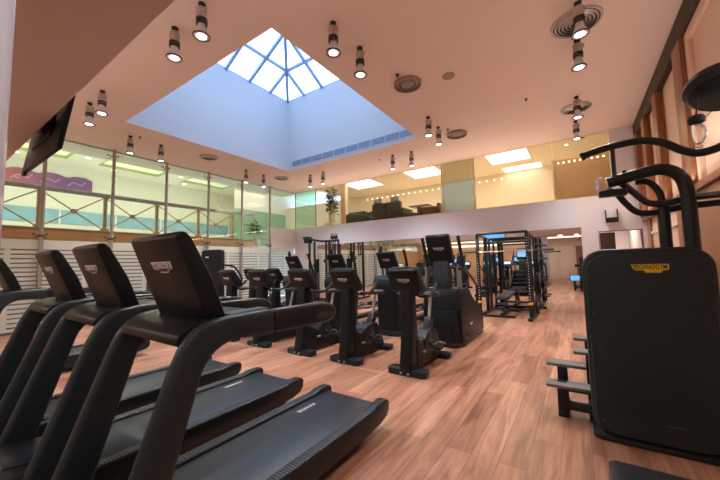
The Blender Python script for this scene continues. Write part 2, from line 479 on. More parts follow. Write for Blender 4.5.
# ---- right wall: dark beam, wood fins over peach panels
w = MB(); w.box(XR, XR+.12, YF, YB+.13, 0, CZ); struct('wall_right', w, 'peach', smooth=False)
b = MB(); b.box(1.36, XR, .7, YB-.005, 4.52, CZ-.003, .01); struct('trim_3', b, 'dwood')
b = MB(); b.box(1.38, XR, .7, YB-.005, 2.36, 2.46, .008); struct('trim_4', b, 'wood')
FIN = ['wood_fin', 'tall brown wooden wall fin ', 'fin']
fins = [(10.42, 'in the far corner beside the doorway'), (9.28, 'second from the far corner'), (8.0, 'third from the far corner'), (6.33, 'nearest, above the chin-dip machine')]
for y, lab in fins:
    wd = .36 if y < 7 else .26
    b = MB(); b.box(1.345, XR-.003, y-wd/2-.06, y+wd/2, 2.46, 4.52, .006); o = b.build('wood_fin', 'wood')
    tag(o, 'tall brown wooden wall fin, '+lab, 'wall fin', 'wood fins on the right wall')
b = MB(); b.box(1.40, XR, 4.2, 6.08, 4.4, 4.52); b.box(1.40, XR, 5.95, 6.08, 2.46, 4.4); struct('trim_5', b, 'peach')
for i, (y0, y1) in enumerate(((5.35, 6.4), (7.1, 7.5), (8.3, 9.1), (9.9, 10.3))):
    b = MB(); b.box(1.425, XR, y0, y1, .1, 2.36, .004); struct('wall_right_panel_%d' % (i+1), b, 'wood')
b = MB(); b.box(1.43, XR, 6.5, 10.5, 2.0, 2.06); struct('trim_6', b, 'cream')
b = MB(); b.box(1.44, XR, .8, 5.9, 2.46, 4.4); struct('window_20', b, mat('glossy_peach_glass', (.74, .53, .41), .18), smooth=False)
b = MB(); b.box(1.436, 1.44, .8, 5.9, 3.20, 3.215); b.box(1.436, 1.44, 3.4, 3.412, 2.46, 4.4); struct('trim_7', b, 'grille')
b = MB(); b.box(1.445, XR, .7, YB-.01, 0, .1); struct('baseboard_right', b, 'dwood')

# ---- wall behind the camera (it shows in the mirror)
w = MB(); w.box(XL-.1, XR+.12, YF-.12, YF, 0, 2.7); struct('wall_front', w, 'beige', smooth=False)
for i, x in enumerate([-10.3+1.0*k for k in range(8)]+[-1.4, -.6]):
    wd = .46 if i < 8 else .38
    b = MB(); b.box(x-wd, x+wd, YF, YF+.03, .05, 2.2, .006); struct('wall_front_panel_%d' % (i+1), b, 'honey' if i < 8 else 'cream')
b = MB(); b.box(-.1, .75, YF, YF+.05, 0, 2.15, .004); dr = struct('door_2', b, 'wood')
b = MB(); b.tube([(.02, YF+.06, .95), (.02, YF+.1, .97), (.02, YF+.1, 1.2), (.02, YF+.06, 1.22)], .012); b.build('door_handle', 'steel', dr)
b = MB(); b.box(-10.2, -3.0, YF, YF+.06, 2.42, 2.5); tag(b.build('cove_strip', 'cove'), 'long warm light strip on the wall behind the treadmills', 'light strip')
# glowing discs added under the soffit to go with the unseen fill
for i, (x, y) in enumerate(((-8.5, -1.2), (-6, -1.2), (-3.5, -1.2), (-1, -1.2), (-.75, .1))):
    b = MB(); b.lathe([(.09, 2.694), (.09, 2.7)]); o = b.build('soffit_glow_disc', 'dot')
    tag(o, 'small round glowing disc added under the low soffit, %s' % ('first from the glass wall', 'second from the glass wall', 'third from the glass wall', 'second from the right wall', 'beside the glossy white column')[i], 'downlight', 'added soffit discs')

# ---- glossy white column at the very left of the picture
b = MB(); b.prism(round_poly(-1.95, -1.4, -.55, .185, .02, 3), 'z', 0, 2.7); struct('pillar_1', b, 'column')

# ---- corridor beyond the doorway
w = MB(); w.box(.38, .5, YB+.13, 13.2, 0, 2.6); w.box(1.36, 1.5, YB+.13, 13.2, 0, 2.6); w.box(.38, 1.5, 13.2, 13.3, 0, 2.6); struct('wall_corridor', w, 'pink', smooth=False)
b = MB(); b.box(.38, 1.5, YB+.13, 13.3, 2.5, 2.6); struct('ceiling_corridor', b, 'pink', smooth=False)
b = MB(); b.box(.51, .83, YB+.02, YB+.07, .01, 2.14, .004)
d = struct('door_1', b, 'dwood'); b = MB(); b.tube([(.80, YB+.02, .95), (.80, YB-.02, .97), (.80, YB-.02, 1.15), (.80, YB+.02, 1.17)], .01); b.build('door_handle', 'steel', d)
b = MB(); b.box(.485, .5, YB-.012, YB+.13, 0, 2.17); b.box(1.36, 1.375, YB-.012, YB+.13, 0, 2.17); b.box(.485, 1.375, YB-.012, YB+.13, 2.17, 2.19); struct('trim_8', b, 'wood')
b = MB(); b.lathe([(.06, 2.49), (.06, 2.5)], (1.05, 12.2, 0)); tag(b.build('corridor_downlight', 'dot'), 'small round downlight in the corridor behind the doorway', 'downlight')

# ---- mezzanine behind the glass
MZ0, MZ1, MY = 3.0, 5.3, 15.0
w = MB(); w.box(-16, 3.2, YB+.13, MY+.2, MZ0-.12, MZ0); struct('floor_mezzanine', w, 'cream', smooth=False)
w = MB(); w.box(-10.92, 3.2, YB+.0, MY+.2, MZ1, MZ1+.1); struct('ceiling_mezzanine', w, 'cream', smooth=False)
w = MB(); w.box(XL, 1.5, YB+.04, YB+.13, CZ, MZ1+.1); struct('ceiling_edge', w, 'ceil', smooth=False)
w = MB(); w.box(-16, 3.2, MY, MY+.2, MZ0, MZ1); w.box(3.1, 3.2, YB+.13, MY, MZ0, MZ1); w.box(.86, 3.2, YB+.13, YB+.2, MZ0, MZ1); struct('wall_mezzanine', w, 'cream', smooth=False)
PX = [(-10.9, -9.62, 'gglass'), (-9.6, -7.9, 'aglass'), (-7.88, -6.3, 'aglass'), (-6.28, -5.05, 'aglass'), (-5.03, -3.8, 'aglass'), (-3.78, -2.76, 'aglass'), (-2.74, -1.85, 'aglass'), (-1.83, -.45, 'aglass'), (-.43, .86, 'aglass')]
for a, b_, m in PX:
    b = MB(); b.box(a, b_, YB+.05, YB+.062, 3.15, CZ); struct('window_%d' % nwin, b, m, smooth=False); nwin += 1
for x in (-9.61, -10.89):
    b = MB(); b.box(x-.012, x+.012, YB+.045, YB+.07, 3.15, CZ); struct('trim_%d' % (30+int(-x)), b, 'dwood')
# frosted partition, gold above, blue below
pt = thing('frosted_partition', 'tall frosted glass partition, honey above and pale blue below, behind balcony glazing', 'partition', (0, 10.95, MZ0))
b = MB(); b.box(-3.82, -2.78, 0, .03, 1.25, 2.28); b.build('upper_panel', 'frost2', pt, smooth=False)
b = MB(); b.box(-3.82, -2.78, 0, .03, 0, 1.25); b.build('lower_panel', 'frostb', pt, smooth=False)
b = MB(); b.box(-3.88, -3.82, -.02, .05, 0, 2.29); b.box(-2.78, -2.70, -.02, .05, 0, 2.29); b.build('partition_frame', 'cream', pt)
# honey veneer screen at the right
pt = thing('veneer_screen', 'honey coloured veneer wall unit behind the balcony glass, right end', 'screen', (0, 11.5, MZ0))
b = MB(); b.box(-.45, .95, 0, .08, 0, 1.52); b.build('veneer_panel', 'gold', pt)
b = MB(); b.box(-.50, -.45, -.03, .1, 0, 1.56); b.build('edge_post', 'cream', pt)
for k in range(9):
    b = MB(); b.box(-.355+k*.14, -.315+k*.14, -.006, 0, 1.41, 1.45); b.build('reflection_dot', 'dot', pt, smooth=False)  # glowing squares stand in for lamp reflections on the veneer
# dark timber column left of the sofas
b = MB(); b.box(-9.0, -8.72, 11.7, 11.9, MZ0, MZ1-.01, .01); struct('pillar_2', b, 'gold')
# ceiling light panels
for i, (x0, x1, nm) in enumerate(((-9.1, -7.6, 'over the dark sofas and the plant'), (-5.9, -4.55, 'left of the frosted partition'), (-2.6, -1.25, 'right of the frosted partition'))):
    o = thing('ceiling_light', 'rectangular luminous mezzanine ceiling panel, '+nm, 'ceiling light', ((x0+x1)/2, 12.58, MZ1), 0, 'mezzanine ceiling panels')
    wd = (x1-x0)/2
    b = MB(); b.box(-wd, wd, -.78, .78, -.012, 0); b.build('diffuser', 'panel_light', o)
    b = MB()
    for a in ((-wd-.05, -wd, -.83, .83), (wd, wd+.05, -.83, .83), (-wd, wd, -.83, -.78), (-wd, wd, .78, .83)): b.box(*a, -.02, 0)
    b.build('frame', 'cream', o)
b = MB(); b.box(-2.4, -1.0, 14.2, 14.9, MZ1-.012, MZ1); tag(b.build('rear_ceiling_light', 'panel_light'), 'luminous panel at the rear of the mezzanine ceiling, above the right end', 'ceiling light')
DOTL = []
for k in range(26):
    x = -9.6+k*.32
    b = MB() if k == 0 else None
    if k == 0:
        b.lathe([(.024, 0), (.024, .03)], axis='y', seg=10); d0 = b.build('row_downlight', 'dot'); d0.location = (x, 14.97, 5.06)
        tag(d0, 'tiny round downlight in the long row along the mezzanine rear wall', 'downlight', 'row of tiny mezzanine downlights')
    else:
        d = d0.copy(); COL.objects.link(d); d.location = (x, 14.97, 5.06)
for i, (x, y, l) in enumerate(((-.25, 11.9, 'farther left'), (-.1, 12.6, 'behind the first'), (.35, 12.2, 'small dark eye'))):
    b = MB(); b.lathe([(.05, -.01), (.05, 0)], (x, y, MZ1), seg=12); tag(b.build('mezzanine_downlight', 'dot' if i < 2 else 'grille'), 'round mezzanine ceiling fitting above the veneer unit, '+l, 'downlight')

# sofas
def sofa(x, y, w, nsec, label, m='sofa', h=.80):
    s = thing('sofa', label, 'sofa', (x, y, MZ0), 0)
    b = MB(); b.box(-w/2, w/2, 0, .85, .06, .40, .04); b.build('seat_base', m, s)
    sw = w/nsec
    for k in range(nsec):
        x0 = -w/2+k*sw
        b = MB(); b.box(x0+.01, x0+sw-.01, -.02, .2, .08, h, .04); b.build('back_cushion', m, s)
        b = MB(); b.box(x0+.01, x0+sw-.01, .2, .84, .40, .52, .04); b.build('seat_cushion', m, s)
    for sx in (-1, 1):
        b = MB(); b.box(sx*(w/2+.07)-.07, sx*(w/2+.07)+.07, -.02, .85, .06, .6, .04); b.build('armrest', m, s)
    for sx in (-1, 1):
        for yy in (.05, .78):
            b = MB(); b.cyl((sx*(w/2-.05), yy, 0), (sx*(w/2-.05), yy, .07), .025); b.build('leg', 'dgrey', s)
    return s
sofa(-7.62, 11.0, .84, 1, 'low dark green leather sofa section left of the long sofa, behind balcony glass', h=.66)
sofa(-6.2, 11.0, 1.3, 2, 'dark green leather sofa with two back cushions, below the grey cushions', h=.88)
sofa(-4.42, 11.0, .62, 1, 'brown leather armchair left of the frosted partition on the mezzanine', 'brownl', h=.5)
for x, l in ((-6.62, 'left one of two'), (-5.85, 'right one of two')):
    b = MB(); b.box(-.17, .17, -.05, .05, 0, .2, .03, X=Matrix.Rotation(-.15, 4, 'X'))
    o = b.build('scatter_cushion', 'cush'); o.location = (x, 11.09, MZ0+.892); tag(o, 'pale grey cushion standing on the dark green sofa back, '+l, 'cushion', 'cushions on the mezzanine sofas')
tb = thing('cafe_table', 'small dark square table behind the mezzanine glass, beside the brown armchair', 'table', (-5.15, 12.05, MZ0))
b = MB(); b.box(-.42, .42, -.3, .3, .72, .76, .012); b.build('tabletop', 'dgrey', tb)
b = MB(); b.cyl((0, 0, .02), (0, 0, .72), .035); b.build('pedestal', 'black', tb)
b = MB(); b.lathe([(.24, 0), (.24, .015), (.05, .03)]); b.build('base_plate', 'black', tb)
rd = thing('round_stool', 'low round dark stool below the square mezzanine table', 'stool', (-5.2, 11.45, MZ0))
b = MB(); b.lathe([(.16, .05), (.2, .1), (.21, .3), (.19, .38), (.1, .41)]); b.build('seat', 'brownl', rd)
b = MB(); b.lathe([(.13, 0), (.13, .05)]); b.build('base', 'black', rd)
# wall picture and lamp strip at rear
b = MB(); b.box(-5.5, -4.9, 14.95, 15, 3.6, 4.6, .005); tag(b.build('wall_picture', M['white']), 'plain pale framed panel on the mezzanine rear wall above the table', 'picture')

# plants
def plant(x, y, z, h, n, label, pot='cream', lw=1., name='potted_bamboo', leaf='leaf', nl=16):
    p = thing(name, label, 'plant', (x, y, z))
    b = MB(); b.box(-.22, .22, -.16, .16, 0, .34, .015); b.build('planter', pot, p)
    b = MB(); b.box(-.2, .2, -.14, .14, .335, .345); b.build('soil', 'grille', p)
    st = MB(); lf = MB(); rnd = random.Random(int(abs(x)*100))
    for i in range(n):
        bx, by = rnd.uniform(-.13, .13), rnd.uniform(-.09, .09); tx, ty = bx+rnd.uniform(-.1, .1), by+rnd.uniform(-.05, .05); hh = h*rnd.uniform(.75, 1)
        st.cyl((bx, by, .33), (tx, ty, hh), .012, .007, 6)
        for k in range(nl):
            f_ = rnd.uniform(.35, 1); q = Vector((bx+(tx-bx)*f_, by+(ty-by)*f_, .33+(hh-.33)*f_)); a = rnd.uniform(0, 2*PI); L = rnd.uniform(.12, .24)*lw
            d = Vector((math.cos(a), math.sin(a), rnd.uniform(-.3, .5))).normalized(); sd = d.cross(Vector((0, 0, 1))).normalized()*.022*lw
            e = q+d*L-Vector((0, 0, .05)); m_ = q+d*L*.5
            lf.quad(q, m_-sd, e, m_+sd)
    st.build('stems', 'brass', p); lf.build('leaves', leaf, p, smooth=False)
    return p
plant(-9.2, 11.25, MZ0, 2.1, 12, 'tall bamboo plant in a pale planter behind the left balcony glazing', lw=1.25, leaf='dleaf', nl=26)

# ---- atrium outside the left glass wall
AX = -12.0
w = MB(); w.box(-18.3, AX-.1, -9, 17, 2.1, 2.4); struct('floor_atrium', w, 'atr', smooth=False)
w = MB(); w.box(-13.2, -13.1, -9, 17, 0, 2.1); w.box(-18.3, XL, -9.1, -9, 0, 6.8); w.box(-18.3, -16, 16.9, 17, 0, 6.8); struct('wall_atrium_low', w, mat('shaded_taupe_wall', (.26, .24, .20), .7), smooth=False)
w = MB(); w.box(-13.2, XL-.013, -9, 10.62, -.1, 0); struct('floor_outside', w, 'grey', smooth=False)
w = MB(); w.box(-18.4, -18.2, -9, 17, 2.1, 3.45); w.box(-18.4, -18.2, -9, 17, 4.05, 7); w.box(-18.4, -18.3, -9, 17, 3.45, 4.05); struct('wall_atrium', w, 'atr', smooth=False)
gl = thing('blue_glazing', 'long band of pale blue windows across the atrium wall outside', 'window band', (-18.2, 4, 3.45))
b = MB(); b.box(.012, .03, -12, 12, 0.01, .59); b.build('glazing', 'water', gl)
for k in range(13):
    b = MB(); b.box(.012, .05, -12+k*2-.03, -12+k*2+.03, 0, .6); b.build('mullion', 'atr', gl)
# ceiling with recessed coffers
AZ = 6.0; cy = [(-6.6, -4.2), (-3.1, -.7), (1.0, 3.86), (4.9, 7.3), (8.4, 10.8), (11.9, 14.3)]; CX0, CX1 = -17.0, -14.7
w = MB(); w.box(-18.3, CX0, -9, 17, AZ, AZ+.1); w.box(CX1, XL+.0, -9, 17, AZ, AZ+.1)
ys = [-9]+[v for p in cy for v in p]+[17]
for a, b_ in zip(ys[::2], ys[1::2]): w.box(CX0, CX1, a, b_, AZ, AZ+.1)
struct('ceiling_atrium', w, 'atr', smooth=False)
for i, (a, b_) in enumerate(cy):
    w = MB(); w.box(CX0, CX0+.03, a, b_, AZ-.02, AZ+.10); w.box(CX1-.03, CX1, a, b_, AZ-.02, AZ+.10); w.box(CX0+.03, CX1-.03, a, a+.03, AZ-.02, AZ+.10); w.box(CX0+.03, CX1-.03, b_-.03, b_, AZ-.02, AZ+.10)
    struct('ceiling_coffer_side_%d' % (i+1), w, 'olive', smooth=False)
    w = MB(); w.box(CX0-.02, CX1+.02, a-.02, b_+.02, AZ+.10, AZ+.14); struct('ceiling_coffer_%d' % (i+1), w, emit('coffer_glow_%d' % i, (.84, .92, .66), .40), smooth=False)
w = MB(); w.box(-12, XL-.0, -9, YB+.1, CZ+.0, AZ); struct('ceiling_atrium_edge', w, 'atr', smooth=False)
# scalloped banner
bn = thing('wall_banner', 'long scalloped banner shading from rose to purple high on the atrium wall', 'banner', (-18.18, 0, 5.0))
def scallop(y0, y1):
    b = MB(); n = int((y1-y0)/.1); 
    top = []
    for i in range(n+1):
        y = y0+(y1-y0)*i/n; top.append((y, .58-.10*abs(math.sin(y*3.4))**4))
    b.prism([(y0, 0), (y1, 0)]+top[::-1], 'x', 0, .03); return b
bm_, bn_t, bb = nt('rose_to_purple_cloth')
tcx = bn_t.nodes.new('ShaderNodeTexCoord'); sx_ = bn_t.nodes.new('ShaderNodeSeparateXYZ'); nz = bn_t.nodes.new('ShaderNodeTexNoise'); nz.inputs['Scale'].default_value = 3
mr = bn_t.nodes.new('ShaderNodeMapRange'); mr.inputs[1].default_value = 2.6; mr.inputs[2].default_value = 4.6
ad = bn_t.nodes.new('ShaderNodeMath'); ad.operation = 'ADD'
rmp = bn_t.nodes.new('ShaderNodeValToRGB'); rmp.color_ramp.elements[0].color = (.50, .13, .16, 1); rmp.color_ramp.elements[1].color = (.20, .07, .26, 1)
L_ = bn_t.links; L_.new(tcx.outputs['Object'], sx_.inputs[0]); L_.new(tcx.outputs['Object'], nz.inputs['Vector']); L_.new(nz.outputs['Fac'], ad.inputs[1]); L_.new(sx_.outputs['Y'], ad.inputs[0])
L_.new(ad.outputs[0], mr.inputs[0]); L_.new(mr.outputs[0], rmp.inputs[0]); L_.new(rmp.outputs[0], bb.inputs['Base Color'])
scallop(-7, 5.05).build('banner_cloth', bm_, bn, smooth=False)
b = MB()
for k in range(14): b.tube([(.04, -6+k*.85, .12), (.04, -5.8+k*.85, .3), (.04, -5.55+k*.85, .22), (.04, -5.4+k*.85, .38)], .012, 6, 4)
b.build('banner_scroll', 'dot_white', bn)
# copper fascia and balustrade of the upper walkway
b = MB(); b.box(AX-.1, AX+.06, -9, 9.15, 2.30, 2.60, .01); struct('trim_20', b, 'fascia')
b = MB(); b.box(AX-.12, AX+.12, -9, 9.15, 2.60, 2.635); struct('trim_21', b, 'brass')
bal = thing('balustrade', 'bronze balustrade with crossed bars and round bosses outside the glass wall', 'balustrade', (AX, 0, 2.6))
b = MB(); b.cyl((0, -9, 1.13), (0, 9.15, 1.13), .07); b.build('handrail', 'whitepost', bal)
by = [-8.08+1.47*k for k in range(12)]
for y in by:
    b = MB(); b.box(-.045, .045, y-.045, y+.045, .03, 1.09, .01); b.box(-.075, .075, y-.085, y+.085, -.0, .12, .01); b.build('baluster', 'brass', bal)
for y0, y1 in zip(by, by[1:]):
    b = MB()
    b.cyl((0, y0+.05, 1.04), (0, y1-.05, .08), .018, seg=8); b.cyl((0, y0+.05, .08), (0, y1-.05, 1.04), .018, seg=8); b.build('crossed_bars', 'brass', bal)
    b = MB(); b.lathe([(.075, -.03), (.075, .03)], (0, (y0+y1)/2, .56), 'x', 16); b.build('boss', 'brass', bal)
DL = [(-16.2, 4.35), (-16.2, 8.0), (-15.4, 4.35), (-17.4, 2.5), (-17.4, 5.6), (-17.4, 8.8), (-13.8, 3.0), (-13.8, 6.2), (-13.8, 9.4)]
for i, (x, y) in enumerate(DL):
    b = MB(); b.lathe([(.09, AZ-.015), (.09, AZ)], (x, y, 0), seg=14); o = b.build('atrium_downlight', 'dot')
    tag(o, 'small round downlight in the pale atrium ceiling seen through the glass wall', 'downlight', 'atrium ceiling downlights')
plant(-12.6, 9.7, 2.4, 1.3, 6, 'leafy green plant outside the glass wall beside the white corner band', 'brass', 1.6)
# green glazed screen behind the corner
b = MB(); b.box(-13.6, -13.55, 9.0, 12.5, 2.4, 4.3); struct('window_40', b, glass('green_screen', (.60, .78, .68), .06, .05, .5, (.50, .64, .54)), smooth=False)
w = MB(); w.box(-16, -15.9, 10.9, 17, 2.4, 6.0); struct('wall_atrium_side', w, 'cream', smooth=False)
# ------------------------------------------------------------------ treadmills
def make_treadmill(label, loc):
    t = thing('treadmill', label, 'treadmill', loc, 0, 'row of treadmills')
    # deck chassis
    b = MB(); b.prism([(.05, .05), (2.02, .05), (2.12, .09), (2.20, .13), (2.20, .19), (2.14, .215), (.05, .215)], 'x', -.35, .35, .012); b.build('chassis', 'black', t)
    b = MB(); b.prism([(.30, .219), (2.20, .219), (2.235, .20), (2.245, .17), (2.235, .14), (2.15, .12), (.30, .12)], 'x', -.275, .275, .004); b.build('running_belt', 'belt', t)
    for s in (-1, 1):
        x0, x1 = sorted((s*.285, s*.375))
        b = MB(); b.prism([(.02, .06), (1.85, .07), (2.14, .085), (2.24, .11), (2.28, .15), (2.288, .215), (2.272, .244), (2.23, .255), (2.09, .252), (2.05, .236), (.30, .232), (.02, .232)], 'x', x0, x1, .014, seg=3)
        o = b.build('side_rail', 'satin', t)
        b = MB()
        for k in range(72): b.box(x0+.008, x1-.008, .45+k*.0215, .459+k*.0215, .233, .2365)
        r = b.build('tread_ribs', 'dgrey', o, smooth=False); r['kind'] = 'stuff'
    # motor hood
    b = MB(); b.prism([(-.12, .03), (.55, .05), (.56, .225), (.42, .29), (.10, .335), (-.06, .32), (-.12, .25)], 'x', -.30, .30, .03, seg=3); b.build('motor_hood', 'satin', t)
    b = MB(); b.prism([(.50, .215), (.565, .215), (.44, .298), (.12, .342), (.11, .33)], 'x', -.15, .15, .002); b.build('hood_panel', 'belt', t)
    # uprights
    W = .3
    P = [(.06, .03), (.271, .616), (.411, 1.003), (.452, 1.093), (.50, 1.152), (.57, 1.186), (.70, 1.202), (.98, 1.205),
         (.98, 1.06), (.86, 1.066), (.74, 1.08), (.665, 1.068), (.60, 1.032), (.552, .967), (.487, .757), (.427, .558), (.262, .03)]
    for s in (-1, 1):
        x0, x1 = sorted((s*.308, s*.385))
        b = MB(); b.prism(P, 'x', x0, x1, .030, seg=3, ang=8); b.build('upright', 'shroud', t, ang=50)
        x0, x1 = sorted((s*.311, s*.383))
        b = MB(); b.prism([(.975, 1.200), (1.40, 1.196), (1.50, 1.178), (1.545, 1.145), (1.55, 1.10), (1.52, 1.065), (1.44, 1.052), (.975, 1.066)], 'x', x0, x1, .030, seg=3, ang=8)
        o = b.build('handrail', 'satin', t, ang=50)
        X = frame((s*.3835, 1.40, 1.11), (0, s, 0), (0, 0, 1))
        b = MB(); b.prism([(.075*math.cos(a*PI/10), .022*math.sin(a*PI/10)) for a in range(20)], 'z', -.004, .003, X=X); b.build('grip_sensor', 'dgrey', o)
    # dashboard sheet between the uprights
    b = MB(); b.prism([(.452, 1.095), (.462, 1.135), (.50, 1.165), (.57, 1.185), (.95, 1.194), (1.02, 1.18), (1.02, 1.145), (.90, 1.14), (.61, 1.132), (.53, 1.10), (.495, 1.075)], 'x', -.315, .315, .012, ang=12); b.build('dashboard', 'black', t)
    for s in (-1, 1):
        x0, x1 = sorted((s*.20, s*.30))
        b = MB(); b.prism([(.74, 1.18), (1.0, 1.185), (1.0, 1.205), (.74, 1.20)], 'x', x0, x1, .006); b.build('tray', 'satin', t)
    b = MB(); b.tube([(-.30, 1.02, 1.13), (-.15, 1.10, 1.12), (.15, 1.10, 1.12), (.30, 1.02, 1.13)], .018, 10, 4); b.build('front_grip', 'rubber', t)
    # console
    b = MB(); b.prism([(.468, 1.605), (.49, 1.632), (.52, 1.632), (.55, 1.60), (.605, 1.5), (.662, 1.395), (.704, 1.287), (.74, 1.19), (.74, 1.13), (.66, 1.12), (.62, 1.22)], 'x', -.262, .262, .014, seg=3, ang=30); b.build('console', 'black', t)
    ty = Vector((0, .468-.62, 1.605-1.22)).normalized()
    X = frame((.01, .5208, 1.460), (1, 0, 0), ty)
    badge(t, X, .20, 'wplate', 'dplate', 'wplate')
    b = MB(); n_ = Vector((0, .49, .215)).normalized(); 
    X2 = frame((0, .634, 1.448), (-1, 0, 0), (0, .605-.662, 1.5-1.395))
    b.prism(round_poly(-.21, .21, -.13, .10, .02), 'z', -.004, .001, X=X2); b.build('touch_screen', 'screen', t, smooth=False)
    # small text on the belt
    X = frame((-.20, 1.85, .2205), (0, -1, 0), (1, 0, 0)); 
    lettering('dot_white', t, frame((-.17, 1.80, .2195), (0, 1, 0), (-1, 0, 0)), .20)
    for x in (-.26, .26):
        for y in (.02, 1.9):
            b = MB(); b.cyl((x, y, 0), (x, y, .07), .035); b.build('levelling_foot', 'rubber', t)
    return t
tm = make_treadmill('black treadmill nearest the open floor, its grey belt fully in view', (-1.85, .30, 0))
dup(tm, (-2.90, .30, 0), 'black treadmill second from the open floor, between two others')
dup(tm, (-3.98, .30, 0), 'black treadmill third from the open floor, its console small and half hidden')
dup(tm, (-6.5, .30, 0), 'black treadmill farthest from the open floor, mostly hidden behind the others')

# ------------------------------------------------------------------ upright bikes
def make_bike(label, loc):
    t = thing('exercise_bike', label, 'exercise bike', loc, 0, 'upright exercise bikes')
    b = MB(); b.prism(round_poly(-.27, .27, -.02, .17, .05), 'z', 0, .085, .02); b.build('front_foot', 'satin', t)
    b = MB(); b.prism(round_poly(-.25, .25, .94, 1.11, .05), 'z', 0, .08, .02); b.build('rear_foot', 'satin', t)
    for x in (-.05, .05):
        b = MB(); b.cyl((x-.015, -.03, .03), (x+.015, -.03, .03), .026, seg=12); b.build('transport_wheel', 'grey', t)
    # slanted front column
    Q = [(-.04, .04), (.03, .40), (.06, 1.12), (.16, 1.16), (.21, 1.12), (.24, .40), (.27, .05)]
    b = MB(); b.prism(Q, 'x', -.085, .085, .024, seg=3); b.build('front_column', 'black', t)
    # drive cover
    b = MB(); b.prism([(.16, .04), (1.0, .04), (1.03, .11), (.95, .34), (.82, .48), (.66, .50), (.52, .40), (.36, .36), (.22, .44), (.16, .42)], 'x', -.10, .10, .02, seg=3); b.build('drive_cover', 'black', t)
    b = MB(); b.prism([(.22, .425), (.36, .365), (.52, .405), (.52, .42), (.36, .38), (.24, .45)], 'x', -.075, .075, .003); b.build('step_through_plate', 'dgrey', t)
    badge(t, frame((.1015, .40, .235), (0, 1, 0), (0, 0, 1)), .12, 'wplate', 'dplate', 'wplate')
    # seat post and saddle
    b = MB(); b.prism([(.66, .40), (.80, .40), (.90, .62), (.82, .64), (.78, .62)], 'x', -.06, .06, .015); b.build('post_sleeve', 'satin', t)
    b = MB(); b.cyl((0, .82, .55), (0, .92, .93), .026); b.build('seat_post', 'steel', t)
    b = MB(); b.prism([(-.03, .70), (.03, .70), (.045, .84), (.12, .95), (.125, 1.04), (.08, 1.08), (-.08, 1.08), (-.125, 1.04), (-.12, .95), (-.045, .84)], 'z', .93, 1.00, .026, seg=3); b.build('saddle', 'vinyl', t, ang=50)
    # cranks and pedals
    b = MB(); b.lathe([(.14, -.115), (.15, -.11), (.15, .11), (.14, .115)], (0, .55, .33), 'x', 24); b.build('crank_cover', 'satin', t)
    for s, a in ((1, -.6), (-1, -.6+PI)):
        ey, ez = .55+.17*math.cos(a), .32+.17*math.sin(a)
        b = MB(); b.sweep([(s*.128, .55, .32), (s*.135, ey, ez)], [(-.018, -.012), (.018, -.012), (.018, .012), (-.018, .012)]); o = b.build('crank_arm', 'dgrey', t)
        b = MB(); b.box(min(s*.145, s*.245), max(s*.145, s*.245), ey-.055, ey+.055, ez-.018, ez+.018, .008); b.build('pedal', 'rubber', o)
        b = MB(); b.tube([(s*.14, ey-.05, ez+.02), (s*.17, ey-.03, ez+.075), (s*.21, ey+.02, ez+.075), (s*.23, ey+.05, ez+.02)], .010, 6, 3); b.build('pedal_strap', 'grey', o)
    # handlebar
    b = MB(); b.tube([(-.21, .62, 1.13), (-.22, .48, 1.03), (-.19, .27, .99), (-.06, .17, 1.03), (.06, .17, 1.03), (.19, .27, .99), (.22, .48, 1.03), (.21, .62, 1.13)], .017, 8, 5); hb = b.build('handlebar', 'satin', t)
    for s in (-1, 1):
        b = MB(); b.tube([(s*.22, .46, 1.025), (s*.218, .55, 1.07), (s*.21, .64, 1.15)], .024, 8, 3); b.build('hand_grip', 'rubber', hb)
        b = MB(); b.box(s*.19-.045, s*.19+.045, .24, .38, 1.005, 1.03, .01); b.build('elbow_pad', 'vinyl', hb)
    # console: leaning box
    b = MB(); b.prism([(-.045, 1.345), (-.015, 1.385), (.06, 1.38), (.25, 1.12), (.23, 1.06), (.16, 1.05), (.07, 1.085)], 'x', -.215, .215, .016, seg=3); b.build('console', 'black', t)
    b = MB(); b.box(-.16, .16, -.02, .05, 1.38, 1.40, .008); b.build('console_top', 'dgrey', t)
    badge(t, frame((0, .005, 1.222), (1, 0, 0), (0, -.11, .245)), .17, 'wplate', 'dplate', 'wplate')
    b = MB(); b.prism(round_poly(-.17, .17, -.12, .12, .015), 'z', -.003, .003, X=frame((0, .152, 1.25), (-1, 0, 0), (0, -.175, .25))); b.build('touch_screen', 'screen2', t, smooth=False)
    return t
BY = 3.83
bk = make_bike('black upright exercise bike nearest the open floor, in front of the stair climber', (-1.93, BY, 0))
dup(bk, (-2.94, BY, 0), 'black upright exercise bike second from the open floor, left of the nearest bike')
dup(bk, (-3.86, BY, 0), 'black upright exercise bike third from the open floor, behind the near treadmill handrail')
dup(bk, (-4.93, BY, 0), 'black upright exercise bike fourth in the front row, half hidden by the near treadmill')
dup(bk, (-5.88, BY, 0), 'black upright exercise bike farthest left in the front row')
b1 = dup(bk, (-6.75, 5.75, 0), 'black upright exercise bike in the second row, right of two by the glass wall')
b2 = dup(bk, (-7.72, 5.75, 0), 'black upright exercise bike in the second row, left of two by the glass wall')

for q in (b1, b2):                                             # their screens are switched off
    for ch in q.children:
        if ch.name.startswith('touch_screen'):
            ch.data = ch.data.copy(); ch.data.materials[0] = M['dark_glass']

